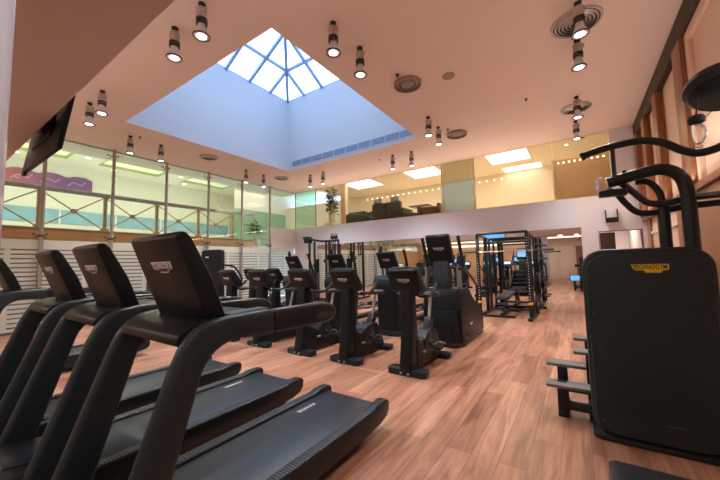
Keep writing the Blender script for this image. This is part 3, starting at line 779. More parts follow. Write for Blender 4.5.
# ------------------------------------------------------------------ cross trainers
def make_cross(label, loc):
    t = thing('cross_trainer', label, 'cross trainer', loc, 0, 'cross trainers in the second row')
    b = MB(); b.prism(round_poly(-.32, .32, 0, .62, .16), 'z', 0, .10, .02); b.build('front_base', 'satin', t)
    pr = [(.02, .08), (.0, .85)]+[(.20-.20*math.cos(a*PI/9), .98+.20*math.sin(a*PI/9)) for a in range(0, 7)]+[(.52, .90), (.62, .60), (.62, .08)]
    b = MB(); b.prism(pr, 'x', -.21, .21, .025, seg=3, ang=20); b.build('drive_housing', 'black', t, ang=50)
    b = MB(); b.lathe([(.16, -.30), (.185, -.285), (.19, -.26), (.19, .225), (.17, .235)], (0, .17, 1.02), 'x', 28); b.build('drum_cover', 'satin', t)
    b = MB(); b.box(-.09, .09, .62, 2.0, .10, .20, .02); b.build('rear_frame', 'black', t)
    b = MB(); b.box(-.3, .3, 1.92, 2.02, .0, .10, .02); b.build('rear_foot', 'satin', t)
    b = MB(); b.prism([(.16, 1.05), (.30, 1.0), (.30, 1.36), (.20, 1.42), (.12, 1.40)], 'x', -.06, .06, .015); b.build('console_mast', 'black', t)
    b = MB(); b.prism([(-.02, 1.665), (.02, 1.70), (.07, 1.69), (.25, 1.40), (.22, 1.35), (.14, 1.35)], 'x', -.20, .20, .016, seg=3); b.build('console', 'black', t)
    badge(t, frame((0, .051, 1.527), (1, 0, 0), (0, -.16, .315)), .16, 'wplate', 'dplate', 'wplate')
    b = MB(); b.prism(round_poly(-.17, .17, -.13, .13, .015), 'z', -.003, .003, X=frame((0, .165, 1.545), (-1, 0, 0), (0, -.18, .29))); b.build('touch_screen', 'dark_glass', t, smooth=False)
    b = MB(); b.tube([(-.17, .52, 1.18), (-.15, .30, 1.15), (.15, .30, 1.15), (.17, .52, 1.18)], .018, 8, 4); b.build('fixed_handlebar', 'satin', t)
    for s in (-1, 1):
        k = .06*s
        b = MB(); b.tube([(s*.29, .40+k, .42), (s*.29, .44+k, .80), (s*.28, .46+k, 1.15), (s*.27, .40+k, 1.45), (s*.26, .30+k, 1.72)], .021, 8, 4); o = b.build('swing_arm', 'metal_black', t)
        b = MB(); b.tube([(s*.27, .41+k, 1.42), (s*.265, .36+k, 1.58), (s*.26, .29+k, 1.745)], .029, 8, 3); b.build('hand_grip', 'rubber', o)
        b = MB(); b.sweep([(s*.27, .42+k, .42), (s*.22, 1.75, .30+.05*s)], [(-.03, -.02), (.03, -.02), (.03, .02), (-.03, .02)]); b.build('foot_bar', 'dgrey', t)
        b = MB(); b.box(s*.20-.08, s*.20+.08, 1.18, 1.56, .38+.03*s, .41+.03*s, .01); b.box(s*.20-.085, s*.20-.07, 1.18, 1.56, .41, .46+.03*s); b.box(s*.20+.07, s*.20+.085, 1.18, 1.56, .41, .46+.03*s); b.build('foot_platform', 'rubber', t)
        b = MB(); b.lathe([(.11, s*.215), (.12, s*.22), (.12, s*.25), (.10, s*.255)], (0, .42, .42), 'x', 20); b.build('crank_disc', 'dgrey', t)
    b = MB(); b.lathe([(.035, 1.68), (.035, 1.79), (.028, 1.81), (.02, 1.82)], (-.14, .09, 0)); b.build('water_bottle', 'rubber', t)
    return t
ct = make_cross('black cross trainer with large drum housing, right one beside the stair climber', (-3.28, 5.72, 0))
dup(ct, (-4.62, 5.72, 0), 'black cross trainer in the second row, middle one of three')
dup(ct, (-6.02, 5.72, 0), 'black cross trainer in the second row, left one of three, before the cable frame')

# ------------------------------------------------------------------ stair climber
def make_climber(label, loc):
    t = thing('stair_climber', label, 'stair climber', loc)
    # chamfered lower hull
    b = MB(); b.prism([(-.24, .0), (.24, .0), (.34, .16), (.34, 1.50), (-.34, 1.50), (-.34, .16)], 'z', .02, .10, .015); b.build('base_plate', 'satin', t)
    pr = [(-.01, .10), (.03, .92), (.12, .99), (.52, 1.0), (.78, .80), (1.50, .42), (1.50, .10)]
    for s in (-1, 1):
        x0, x1 = sorted((s*.29, s*.345))
        b = MB(); b.prism([(.10, .08), (.06, .55), (.10, .92), (.20, .99), (.55, .99), (.80, .80), (1.52, .44), (1.52, .08)], 'x', x0, x1, .018, seg=3); b.build('side_panel', 'black', t)
    b = MB(); b.prism([(-.24, .0), (.24, .0), (.31, .10), (.31, .30), (-.31, .30), (-.31, .10)], 'z', .08, .64, .012)
    b.build('front_lower_cover', 'black', t)
    b = MB(); b.prism([(-.29, .01), (.29, .01), (.335, .10), (.335, .50), (-.335, .50), (-.335, .10)], 'z', .64, .98, .02); b.build('front_upper_cover', 'satin', t)
    b = MB(); b.box(-.07, .07, -.008, .01, .06, .10, .004); b.build('floor_label', 'grey', t)
    badge(t, frame((.347, .62, .33), (0, 1, 0), (0, 0, 1)), .15, 'wplate', 'dplate', 'wplate')
    for k in range(5):
        y0 = .50+k*.23; z = .80-k*.15
        b = MB(); b.box(-.285, .285, y0, y0+.25, z-.03, z, .008); o = b.build('step', 'rubber', t)
        b = MB(); b.box(-.285, .285, y0+.01, y0+.03, z-.17, z-.02); b.build('riser', 'dgrey', o)
        b = MB(); b.box(-.28, .28, y0+.225, y0+.252, z-.005, z+.004); b.build('step_nosing', 'grey', o)
    b = MB(); b.prism([(.06, .95), (.10, 1.48), (.22, 1.50), (.30, .95)], 'x', -.14, .14, .02, seg=3); b.build('column', 'belt', t)
    b = MB(); b.prism([(-.06, 1.90), (-.03, 1.945), (.05, 1.94), (.24, 1.52), (.22, 1.44), (.12, 1.43)], 'x', -.21, .21, .018, seg=3); b.build('console', 'black', t)
    badge(t, frame((0, .022, 1.69), (1, 0, 0), (0, -.18, .47)), .19, 'wplate', 'dplate', 'wplate')
    b = MB(); b.prism(round_poly(-.18, .18, -.18, .17, .015), 'z', -.003, .003, X=frame((0, .148, 1.73), (-1, 0, 0), (0, -.19, .42))); b.build('touch_screen', 'screen', t, smooth=False)
    for s in (-1, 1):
        b = MB(); b.tube([(s*.12, .16, 1.34), (s*.26, .18, 1.36), (s*.34, .22, 1.36)], .02, 8, 3); b.build('cross_bar', 'satin', t)
        b = MB(); b.tube([(s*.33, .10, 1.90), (s*.33, .24, 1.60), (s*.33, .36, 1.36), (s*.33, .62, 1.26), (s*.33, 1.10, 1.02), (s*.33, 1.16, .94), (s*.33, 1.12, .55)], .022, 8, 4); o = b.build('handrail', 'metal_black', t)
        b = MB(); b.tube([(s*.33, .10, 1.905), (s*.33, .24, 1.60), (s*.33, .34, 1.40)], .030, 8, 3); b.build('hand_grip', 'rubber', o)
        b = MB(); b.prism([(.12, .97), (.13, 1.36), (.20, 1.36), (.22, .97)], 'x', min(s*.27, s*.33), max(s*.27, s*.33), .008); b.build('side_post', 'grey', t)
        b = MB(); b.lathe([(.05, 1.21), (.055, 1.23), (.055, 1.32), (.04, 1.345), (.03, 1.37)], (s*.36, .15, 0)) if s < 0 else b.box(.30, .36, .1, .2, 1.32, 1.36, .01); b.build('bottle_holder', 'rubber', t)
        b = MB(); b.box(min(s*.13, s*.34), max(s*.13, s*.34), .05, .32, .97, 1.0, .01); b.build('side_tray', 'satin', t)
    return t
make_climber('tall black stair climber with chamfered hull, right of the cross trainers', (-2.03, 5.42, 0))

# ------------------------------------------------------------------ power rack with bench and barbell
rk = thing('power_rack', 'tall black power rack with perforated uprights in front of the wall mirror', 'power rack', (-1.63, 8.92, 0))
def post_(x, y, z1, nm='upright', w=.04):
    b = MB(); b.box(x-w, x+w, y-w, y+w, .06, z1, .008); o = b.build(nm, 'metal_black', rk)
    return o
for x in (-.60, .60):
    o = post_(x, 0, 2.16)
    b = MB()
    for k in range(24): b.cyl((x, -.0415, .42+k*.07), (x, -.0405, .42+k*.07), .013, seg=8)
    h = b.build('hole_markings', 'dot_white', o, smooth=False); h['kind'] = 'stuff'
    o = post_(x*.93, .72, 2.13, w=.045); post_(x, 1.36, 2.10, w=.03)
    b = MB(); b.box(x-.045, x+.045, -.30, 1.45, 0, .08, .012); b.build('floor_rail', 'metal_black', rk)
    b = MB(); b.tube([(x, -.02, 2.17), (x, .7, 2.15), (x, 1.36, 2.12)], .03, 8); b.build('top_rail', 'metal_black', rk)
    b = MB(); b.box(x-.05, x+.05, -.05, .05, .36, .42, .006); b.build('stopper', 'amber', rk)
    b = MB(); b.box(x-.02, x+.02, -.16, 0, 1.665, 1.69, .004); b.box(x-.02, x+.02, -.16, -.14, 1.67, 1.78, .004); b.build('bar_hook', 'dgrey', rk)
    b = MB(); b.box(x-.03, x+.03, -.02, .74, .72, .78, .006); b.build('safety_arm', 'metal_black', rk)
for y, z in ((0, 2.19), (1.36, 2.12), (1.36, .05), (.72, 1.98)):
    b = MB(); b.tube([(-.62, y, z), (.62, y, z)], .036 if z > 2 else .03, 8); b.build('cross_member', 'metal_black', rk)
for i, (z, y) in enumerate(((.35, .35), (.35, .95), (.95, 1.05), (1.5, 1.05), (1.9, .9))):
    b = MB(); b.cyl((.62, y, z), (.86, y, z), .022, seg=12); b.build('storage_peg', 'dgrey', rk)
for i, (z, y, r, l) in enumerate(((.35, .35, .22, 'lowest near the front'), (.35, .95, .20, 'lowest toward the mirror'), (.95, 1.05, .18, 'at middle height'), (1.5, 1.05, .14, 'highest and smallest'))):
    p = thing('weight_plate', 'black round weight plate on the right side of the power rack, '+l, 'weight plate', (-1.63+.70, 8.92+y, z), 0, 'weight plates on the rack')
    b = MB(); b.lathe([(.026, -.03), (r*.86, -.03), (r*.88, -.018), (r*.95, -.03), (r, -.022), (r, .022), (r*.95, .03), (.026, .03)], axis='x', seg=28); b.build('plate_disc', 'rubber', p)
    b = MB(); b.lathe([(.026, -.034), (.05, -.034), (.05, .034), (.026, .034)], axis='x', seg=16); b.build('steel_hub', 'steel', p)
br = thing('barbell', 'long steel barbell resting on the hooks of the power rack', 'barbell', (-1.55, 8.835, 1.7055))
b = MB(); b.cyl((-.66, 0, 0), (.66, 0, 0), .0145, seg=12); b.build('bar_shaft', 'steel', br)
for s in (-1, 1):
    b = MB(); b.cyl((s*.66, 0, 0), (s*1.09, 0, 0), .025, seg=14); b.lathe([(.04, s*.645), (.04, s*.67)], axis='x', seg=14); b.build('bar_sleeve', 'dgrey', br)
bn_ = thing('weight_bench', 'black adjustable weight bench standing inside the power rack', 'bench', (-1.72, 9.06, 0))
b = MB(); b.box(-.42, .32, -.10, -.02, 0, .055, .012); b.build('front_foot', 'metal_black', bn_)
b = MB(); b.box(-.25, .25, 1.12, 1.20, 0, .05, .012); b.build('rear_foot', 'metal_black', bn_)
b = MB(); b.box(-.04, .04, -.06, 1.14, .03, .10, .01); b.build('spine', 'metal_black', bn_)
b = MB(); b.sweep([(0, .25, .08), (0, .45, .42)], [(-.03, -.03), (.03, -.03), (.03, .03), (-.03, .03)]); b.sweep([(0, .95, .08), (0, .55, .42)], [(-.025, -.025), (.025, -.025), (.025, .025), (-.025, .025)]); b.build('support_strut', 'dgrey', bn_)
b = MB(); b.prism(round_poly(-.17, .17, .02, .46, .06), 'z', .44, .52, .02, X=Matrix.Rotation(math.radians(4), 4, 'X')); b.build('seat_pad', 'vinyl', bn_)
b = MB(); b.prism(round_poly(-.15, .15, .0, .80, .06), 'z', -.035, .035, .02, X=Matrix.Translation((0, .50, .49)) @ Matrix.Rotation(math.radians(5), 4, 'X')); b.build('back_pad', 'vinyl', bn_)
b = MB(); b.tube([(-.12, .02, .34), (.12, .02, .34)], .035, 10); b.tube([(0, .02, .34), (0, .2, .30)], .02, 8); b.build('leg_roller', 'vinyl', bn_)

# ------------------------------------------------------------------ cable frame at the far left
cf = thing('cable_machine', 'tall black cable training frame at the left end of the wall mirror', 'cable machine', (-8.35, 9.75, 0))
def cbox(nm, *a, m='metal_black', bev=.008):
    b = MB(); b.box(*a, bev); return b.build(nm, m, cf)
for x in (-.80, -.52, .10, .26, .72):
    cbox('upright', x-.035, x+.035, -.035, .035, .06, 2.42)
for x in (-.80, .10, .72):
    cbox('floor_foot', x-.05, x+.05, -.45, .55, 0, .07)
cbox('base_beam', -.85, .77, .40, .48, .02, .09)
b = MB(); b.tube([(-.92, -.25, 2.56), (-.84, -.12, 2.56), (-.5, 0, 2.47), (.0, 0, 2.40), (.75, 0, 2.40)], .045, 8, 3); b.build('top_beam', 'metal_black', cf)
cbox('top_bracket', -.93, -.72, -.2, .1, 2.36, 2.62)
for x in (-.66, .18):
    cbox('weight_stack', x-.11, x+.11, .12, .28, .10, 1.15, m='dgrey')
    cbox('stack_shroud', x-.13, x+.13, .28, .30, .08, 1.7, m='black')
for x in (-.80, -.52, .10, .26):
    b = MB(); b.box(x-.05, x+.05, -.09, -.03, 1.0+(x+.8)*.6, 1.14+(x+.8)*.6, .012); o = b.build('pulley_carriage', 'dgrey', cf)
    b = MB(); b.lathe([(.045, -.012), (.05, -.006), (.04, 0), (.05, .006), (.045, .012)], (x, -.12, 1.07+(x+.8)*.6), 'x', 16); b.build('pulley', 'rubber', o)
for x in (-.70, -.60, .14, .22, .5): 
    b = MB(); b.cyl((x, -.02, .3), (x, -.02, 2.38), .006, seg=6); b.build('cable', 'dgrey', cf)
b = MB(); b.tube([(-.86, -.1, 1.95), (-.93, -.12, 1.78), (-.84, -.12, 1.72), (-.78, -.1, 1.78)], .012, 6, 4); b.build('stirrup_handle', 'grey', cf)
b = MB(); b.tube([(-.5, -.05, 1.55), (-.38, -.3, 1.30), (-.2, -.55, 1.02), (-.12, -.6, .95)], .025, 8, 4); b.build('lever_arm', 'metal_black', cf)
for i, x in enumerate((.42, .60)):
    kb = thing('kettlebell', 'small black kettlebell on top of the cable frame, %s of the two' % ('left' if i == 0 else 'right'), 'kettlebell', (-8.35+x, 9.75, 2.445), 0, 'kettlebells on the cable frame')
    b = MB(); b.ell((0, 0, .085), (.085, .085, .085)); b.build('bell_body', 'rubber', kb)
    b = MB(); b.tube([(-.05, 0, .13), (-.055, 0, .2), (0, 0, .23), (.055, 0, .2), (.05, 0, .13)], .014, 8, 4); b.build('bell_handle', 'metal_black', kb)
hr = thing('rope_handle_set', 'cluster of dark rope handles hanging from the right end of the cable frame', 'rope handles', (-7.83, 9.68, 2.39))
for i, (x, z) in enumerate(((-.1, 0), (0, 0), (.1, 0))):
    b = MB(); b.tube([(x, 0, .0), (x+.02, -.05, -.18), (x-.02, -.06, -.36), (x, -.05, -.50)], .022, 8, 4); o = b.build('rope', 'rubber', hr)
    b = MB(); b.ell((x, -.05, -.52), (.04, .04, .055)); b.build('rope_end', 'rubber', o)

# ------------------------------------------------------------------ tall shroud machine behind the near treadmill
ls = thing('cable_tower', 'tall black rounded machine tower standing behind the near treadmill console', 'weight machine', (-6.95, 4.15, 0), math.radians(20))
b = MB(); b.prism(round_poly(-.27, .27, .03, 1.86, .07), 'y', 0, .13, .02, seg=3); b.build('shroud', 'satin', ls)
b = MB(); b.prism(round_poly(-.235, .235, .08, 1.82, .05), 'y', -.006, .004, .004); o = b.build('front_panel', 'black', ls)
b = MB(); b.box(-.15, -.06, -.009, -.004, 1.67, 1.70, .002); b.build('shroud_label', 'wplate', o)
b = MB(); b.box(-.33, .33, -.12, .75, 0, .06, .015); b.build('base_frame', 'metal_black', ls)
b = MB(); b.box(-.10, .10, .13, .30, .06, 1.55, .01); b.build('weight_stack', 'dgrey', ls)
b = MB(); b.box(-.2, .2, .42, .72, .42, .50, .03); b.build('seat', 'vinyl', ls)
b = MB(); b.box(-.04, .04, .50, .58, .05, .44, .01); b.build('seat_post', 'metal_black', ls)
for s in (-1, 1):
    b = MB(); b.tube([(s*.2, .2, 1.5), (s*.36, .35, 1.45), (s*.38, .6, 1.2), (s*.34, .66, 1.1)], .024, 8, 4); b.build('press_arm', 'metal_black', ls)
bx = thing('storage_stool', 'navy blue padded stool left of the tall machine tower', 'stool', (-8.55, 3.75, 0))
b = MB(); b.box(-.26, .26, -.18, .18, .70, 1.18, .05); b.build('back_pad', 'blue', bx)
b = MB(); b.box(-.26, .26, -.05, .42, .42, .52, .04); b.build('seat_pad', 'blue', bx)
b = MB(); b.box(-.05, .05, .1, .25, .05, .43, .01); b.box(-.04, .04, .10, .18, .4, .8, .01); b.build('pedestal', 'dgrey', bx)
b = MB(); b.box(-.3, .3, -.05, .45, 0, .06, .012); b.build('base_frame', 'dgrey', bx)

# ------------------------------------------------------------------ chin-dip machine at the right
cd = thing('chin_dip_machine', 'large black chin-up and dip machine with rounded weight shroud and overhead bars', 'weight machine', (.42, 3.30, 0))
def T(nm, pts, r, m='metal_black', sm=5, seg=12, par=None):
    b = MB(); b.tube([(x-.42, y-3.30, z) for x, y, z in pts], r, seg, sm); return b.build(nm, m, par or cd)
sh = round_poly(-.40, .40, .035, 1.53, .16, 8)
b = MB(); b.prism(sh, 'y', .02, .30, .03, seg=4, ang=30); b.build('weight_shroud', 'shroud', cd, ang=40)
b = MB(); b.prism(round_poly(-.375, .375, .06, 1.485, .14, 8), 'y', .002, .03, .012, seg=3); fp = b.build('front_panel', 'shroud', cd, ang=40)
b = MB(); b.prism(round_poly(-.40, .40, .0, .31, .06, 6), 'z', 0, .04, .01); b.build('shroud_base', 'rubber', cd)
badge(cd, frame((.03, .0, 1.375), (1, 0, 0), (0, 0, 1)), .22, 'yplate', None, 'dplate')
b = MB(); b.box(.05, .16, -.001, .003, .20, .215); b.build('small_label', 'dgrey', fp)
b = MB()
for x, z in ((-.36, 1.0), (-.335, .72), (-.345, .16)): b.lathe([(.008, -.002), (.008, .004)], (x+.02, 0, z), 'y', 10)
b.build('screws', 'dgrey', fp)
T('mast', [(.72, 3.40, .05), (.72, 3.40, 1.0), (.72, 3.40, 1.82), (.715, 3.40, 1.97), (.69, 3.40, 2.07), (.63, 3.40, 2.13), (.55, 3.40, 2.15), (.40, 3.40, 2.125), (.24, 3.40, 2.09)], .046)
T('inner_mast', [(.595, 3.52, .05), (.595, 3.52, 1.0), (.595, 3.52, 1.92)], .040, sm=2)
T('dip_tube', [(.90, 3.46, 1.915), (.72, 3.46, 1.905), (.60, 3.47, 1.885), (.50, 3.47, 1.90), (.42, 3.46, 1.99), (.34, 3.44, 2.08), (.28, 3.42, 2.10)], .026)
T('dip_tube', [(1.0, 3.52, 1.86), (.72, 3.52, 1.85), (.52, 3.52, 1.82), (.43, 3.52, 1.84), (.36, 3.50, 1.92), (.30, 3.47, 2.01), (.24, 3.44, 2.03)], .026)
T('dip_tube', [(.60, 3.55, 1.87), (.585, 3.56, 2.0), (.52, 3.56, 2.09), (.44, 3.56, 2.10)], .026)
T('chin_bar', [(.085, 3.40, 2.355), (.20, 3.40, 2.385), (.36, 3.40, 2.405), (.50, 3.40, 2.400), (.61, 3.40, 2.355), (.71, 3.40, 2.275), (.79, 3.40, 2.235), (.87, 3.40, 2.24), (.97, 3.40, 2.28), (1.10, 3.40, 2.33)], .030)
T('bar_cap', [(.075, 3.40, 2.35), (.10, 3.40, 2.36)], .036, 'rubber', 2)
T('strut', [(.295, 3.40, 2.40), (.295, 3.40, 2.10)], .017, sm=2)
b = MB(); b.box(-.245, -.05, .06, .16, 1.975+.0, 2.03, .012); b.build('handle_plate', 'metal_black', cd)
b = MB(); b.box(-.25, -.215, .05, .16, 2.02, 2.14, .006); b.build('end_bracket', 'bright', cd)
for z in (2.05, 2.10):
    b = MB(); b.tube([(-.25, .06, z-.02), (-.262, .04, z), (-.25, .06, z+.025), (-.23, .05, z+.01)], .007, 6, 4); b.build('clip_ring', 'steel', cd)
b = MB(); b.cyl((-.06, .10, 2.12), (-.06, .10, 2.18), .014, seg=10); b.build('locating_pin', 'rubber', cd)
b = MB(); b.box(.33, .50, .07, .13, 1.905, 1.925, .004); b.build('tube_clamp', 'grey', cd)
b = MB(); b.box(-.10, .42, .30, 1.05, .02, .10, .015); b.build('base_frame', 'metal_black', cd)
# step ladder at the left of the shroud
for x0, x1, y, z in ((-.32, .035, 3.60, .295), (-.325, .0, 3.84, .425)):
    b = MB(); b.box(x0-.42, x1-.42, y-.085-3.3, y+.085-3.3, z-.02, z+.012, .008); b.build('step_plate', 'grey', cd)
for x0, x1, y, z in ((-.10, .10, 4.05, .51), (-.10, .10, 4.35, .585)):
    b = MB(); b.box(x0-.42, x1-.42, y-.08-3.3, y+.08-3.3, z-.02, z+.012, .008); b.build('step_plate', 'grey', cd)
b = MB(); b.box(-.66, -.575, .30, .385, .03, .31, .008); b.build('step_post', 'metal_black', cd)
b = MB(); b.box(-.66, -.575, .49, .575, .03, .41, .008); b.build('step_post', 'metal_black', cd)
b = MB(); b.box(-.66, -.575, .28, .72, .0, .05, .008); b.build('ladder_foot', 'metal_black', cd)
for y, z in ((.34, .10), (.53, .20)):
    b = MB(); b.box(-.60, -.05, y-.03, y+.03, z-.035, z+.035, .006); b.build('ladder_tie', 'metal_black', cd)
b = MB(); b.box(-.42, -.34, .71, .79, .0, .49, .008); b.box(-.42, -.34, 1.01, 1.09, .0, .57, .008); b.box(-.42, -.1, .3, 1.1, 0, .06); b.build('rear_step_frame', 'metal_black', cd)
# hanging black pad with a carabiner
hp = thing('hanging_disc', 'round black disc platform on a ceiling rod at the right edge', 'disc platform', (.96, 3.38, .02))
b = MB(); b.lathe([(.11, 2.60), (.185, 2.615), (.22, 2.655), (.22, 2.695), (.18, 2.74), (.10, 2.76), (.03, 2.77)], seg=32, X=Matrix.Translation((0, 0, 2.66)) @ Matrix.Rotation(math.radians(-24), 4, 'X') @ Matrix.Rotation(math.radians(10), 4, 'Y') @ Matrix.Translation((0, 0, -2.66))); b.build('disc', 'metal_black', hp)
b = MB(); b.cyl((.06, 0, 2.72), (.06, 0, CZ-.02), .018, seg=12); b.build('ceiling_rod', 'metal_black', hp)
b = MB(); b.lathe([(.07, CZ-.04), (.07, CZ-.02)], (.06, 0, 0)); b.build('ceiling_flange', 'metal_black', hp)
kk = thing('swivel_hook', 'small black swivel with a steel carabiner above the wavy chin bar', 'hook', (.80, 3.38, 2.262))
b = MB(); b.lathe([(.025, .185), (.048, .20), (.05, .235), (.04, .25), (.012, .255)], seg=20); b.build('swivel_cap', 'rubber', kk)
b = MB(); b.tube([(-.02, 0, .185), (-.028, 0, .14), (-.022, 0, .06), (0, 0, .035), (.02, 0, .05), (.045, 0, .10), (.038, 0, .15), (.015, 0, .185)], .007, 8, 4, closed=True); b.build('carabiner', 'steel', kk)
b = MB(); b.tube([(.018*math.cos(a*PI/5), 0, .025+.018*math.sin(a*PI/5)) for a in range(10)], .006, 8, closed=True); b.build('eye_ring', 'steel', kk)
b = MB(); b.cyl((0, 0, .25), (.02, 0, .40), .005, seg=6); b.build('tether', 'rubber', kk)

# low dark platform at the bottom edge
lp = thing('floor_platform', 'low dark rounded platform on the floor at the bottom right edge', 'platform', (.085, 2.83, 0))
b = MB(); b.prism(round_poly(0, .85, -.85, 0, .05), 'z', .03, .10, .015); b.build('pad_top', 'vinyl', lp)
b = MB(); b.prism(round_poly(.03, .82, -.82, -.03, .05), 'z', 0, .035); b.build('pad_base', 'metal_black', lp)

# strength machines along the right wall behind the chin-dip machine
sm_ = thing('strength_machine', 'black strength machine with a small lit tablet, behind the chin-dip machine', 'weight machine', (.40, 6.2, 0))
b = MB(); b.prism(round_poly(-.22, .34, .03, 1.30, .12, 6), 'y', .0, .26, .025, seg=3); b.build('weight_shroud', 'satin', sm_)
b = MB(); b.box(-.30, .40, -.1, 1.2, 0, .06, .012); b.build('base_frame', 'metal_black', sm_)
b = MB(); b.tube([(-.15, .1, 1.20), (-.30, -.02, 1.24), (-.42, -.06, 1.18)], .018, 8, 4); o = b.build('tablet_arm', 'metal_black', sm_)
b = MB(); b.box(-.53, -.39, -.085, -.06, 1.11, 1.21, .006); b.build('tablet', 'black', o)
b = MB(); b.box(-.52, -.40, -.088, -.084, 1.12, 1.20); b.build('tablet_screen', 'screen', o, smooth=False)
b = MB(); b.box(-.18, .18, .55, .95, .45, .54, .03); b.build('seat', 'vinyl', sm_)
b = MB(); b.box(-.05, .05, .7, .8, .05, .46, .01); b.build('seat_post', 'metal_black', sm_)
for s in (-1, 1):
    b = MB(); b.tube([(.05+s*.18, .2, 1.28), (.05+s*.26, .3, 1.5), (.05+s*.3, .55, 1.5), (.05+s*.3, .7, 1.28)], .024, 8, 4); b.build('press_arm', 'metal_black', sm_)
# ------------------------------------------------------------------ ceiling fittings
def make_spot(label, loc):
    s = thing('ceiling_spotlight', label, 'spotlight', loc, 0, 'ceiling spotlights')
    b = MB(); b.lathe([(.045, 0), (.045, -.028), (.03, -.035), (.022, -.04), (.022, -.075)]); b.build('mount', 'spotdark', s)
    b = MB(); n = 14
    prof = []
    for k in range(2*n):
        a = PI*k/n; r = .066 if k % 2 else .058; prof.append((r*math.cos(a), r*math.sin(a)))
    b.prism(prof, 'z', -.075, -.215); b.lathe([(.050, -.215), (.050, -.29)]); b.build('lamp_body', 'spotmetal', s)
    b = MB(); b.box(.055, .085, -.02, .02, -.15, -.09, .005); b.build('adjuster', 'spotmetal', s)
    for z in (-.228, -.275):
        b = MB(); b.lathe([(.05, z+.014), (.070, z+.012), (.070, z-.014), (.05, z-.016)]); b.build('cooling_ring', 'spotdark', s)
    b = MB()
    pr = [(.046, -.285), (.050, -.325), (.062, -.365), (.084, -.41), (.100, -.445), (.094, -.445), (.082, -.42), (.062, -.38)]
    b.lathe(pr[:5]+[(.094, -.446), (.085, -.43)], seg=24); o = b.build('reflector', 'lensring', s)
    b = MB(); b.lathe([(.099, -.438), (.106, -.442), (.106, -.452), (.094, -.454), (.092, -.444)], seg=24); b.build('rim', 'spotdark', s)
    b = MB(); b.lathe([(.093, -.449), (.093, -.4465)], seg=24); o = b.build('lens_ring', 'lensring', s)
    b = MB(); b.lathe([(.062, -.4505), (.062, -.4492)], seg=24); b.build('lens', 'lens', s)
    return s
SP = [(-3.84, 2.12, 'topmost of the pair between soffit and skylight'),
      (-4.56, 2.13, 'lower one of the pair between soffit and skylight'),
      (-2.67, 3.37, 'nearer of the pair just right of the skylight glass'),
      (-2.66, 4.03, 'farther of the pair just right of the skylight glass'),
      (-7.34, 2.14, 'right one of the close pair above the hanging television'),
      (-8.09, 2.16, 'left one of the close pair above the hanging television'),
      (-9.34, 3.34, 'above the second steel post of the glass wall'),
      (-9.38, 4.09, 'above the third steel post of the glass wall'),
      (-9.54, 6.96, 'second from the far left ceiling corner'),
      (-9.56, 7.74, 'nearest the disc by the far left ceiling corner'),
      (-8.22, 8.84, 'left one of the pair in front of the bamboo plant'),
      (-7.58, 8.84, 'right one of the pair in front of the bamboo plant'),
      (-4.66, 8.80, 'left one of the pair left of the frosted partition'),
      (-4.04, 8.86, 'right one of the pair left of the frosted partition'),
      (-2.72, 6.97, 'left one of the pair above the frosted partition'),
      (-2.73, 7.65, 'right one of the pair above the frosted partition, beside the far disc'),
      (.20, 5.0, 'hanging before the large slotted disc vent'),
      (.19, 5.88, 'directly below the large slotted disc vent'),
      (.17, 7.98, 'before the far slotted disc near the right wall'),
      (.15, 9.4, 'farthest one, between the right slotted disc and the back wall')]
s0 = None
for x, y, l in SP:
    lab = 'aluminium ceiling spotlight '+l
    if s0 is None: s0 = make_spot(lab, (x, y, CZ))
    else: dup(s0, (x, y, CZ), lab)
    li = bpy.data.lights.new('spot_beam', 'SPOT'); li.energy = SPOT_W; li.color = (1, .93, .88); li.spot_size = math.radians(118); li.spot_blend = .9; li.shadow_soft_size = .08
    lo = bpy.data.objects.new('spot_beam', li); COL.objects.link(lo); lo.location = (x, y, CZ-.47)

def disc(label, loc, r, rings, m1='spotmetal', name='ceiling_diffuser'):
    d = thing(name, label, 'air vent', loc, 0, 'round ceiling air vents')
    def ring(nm, q0, q1, z0, z1, m, dz=0):
        b = MB(); S = 36; V = []
        for i in range(S):
            a = 2*PI*i/S; V.append([b.bm.verts.new((q*math.cos(a), q*math.sin(a), z)) for q, z in ((q0, z0), (q0, z1), (q1, z1+dz), (q1, z0+dz))])
        for i in range(S):
            A, B = V[i], V[(i+1) % S]
            for j in range(4): b.bm.faces.new((A[j], A[(j+1) % 4], B[(j+1) % 4], B[j]))
        bmesh.ops.recalc_face_normals(b.bm, faces=b.bm.faces[:]); return b.build(nm, m, d)
    if rings <= 2:                                             # domed bowl: collar, sunk face and a centre dish
        ring('outer_collar', r*.90, r, -.055, 0, m1)
        b = MB(); b.lathe([(r*.90, -.012), (r*.90, -.004)], seg=36); b.build('sunk_face', 'grille', d)
        ring('ring_vane', r*.62, r*.80, -.034, -.026, m1, .012)
        b = MB(); b.lathe([(r*.5, -.02), (r*.48, -.032), (r*.2, -.044), (.01, -.046)], seg=30); b.build('centre_dish', m1, d)
        return d
    b = MB(); b.lathe([(r*.93, -.008), (r*.93, -.002)], seg=36); b.build('dark_gap', 'spotdark', d)
    ring('outer_rim', r*.90, r, -.02, 0, m1)
    st = .84*r/rings
    for k in range(rings):
        q = r*.84-st*k; ring('ring_vane', q-st*.50, q, -.034, -.028, m1, .014)
    return d
disc('round domed ceiling air vent in the middle of the peach ceiling', (-2.49, 5.39, CZ), .26, 2, 'vent')
disc('round ceiling air vent near the pair of spotlights above the partition', (-2.48, 8.36, CZ), .26, 2, 'vent')
disc('large round slotted ceiling vent behind the nearest spotlight at the right', (.18, 5.42, CZ), .32, 6)
disc('round slotted ceiling vent farther along the right hand wall', (.16, 8.57, CZ), .30, 5)
disc('round slotted ceiling vent left of the skylight well', (-9.28, 5.42, CZ), .27, 4)
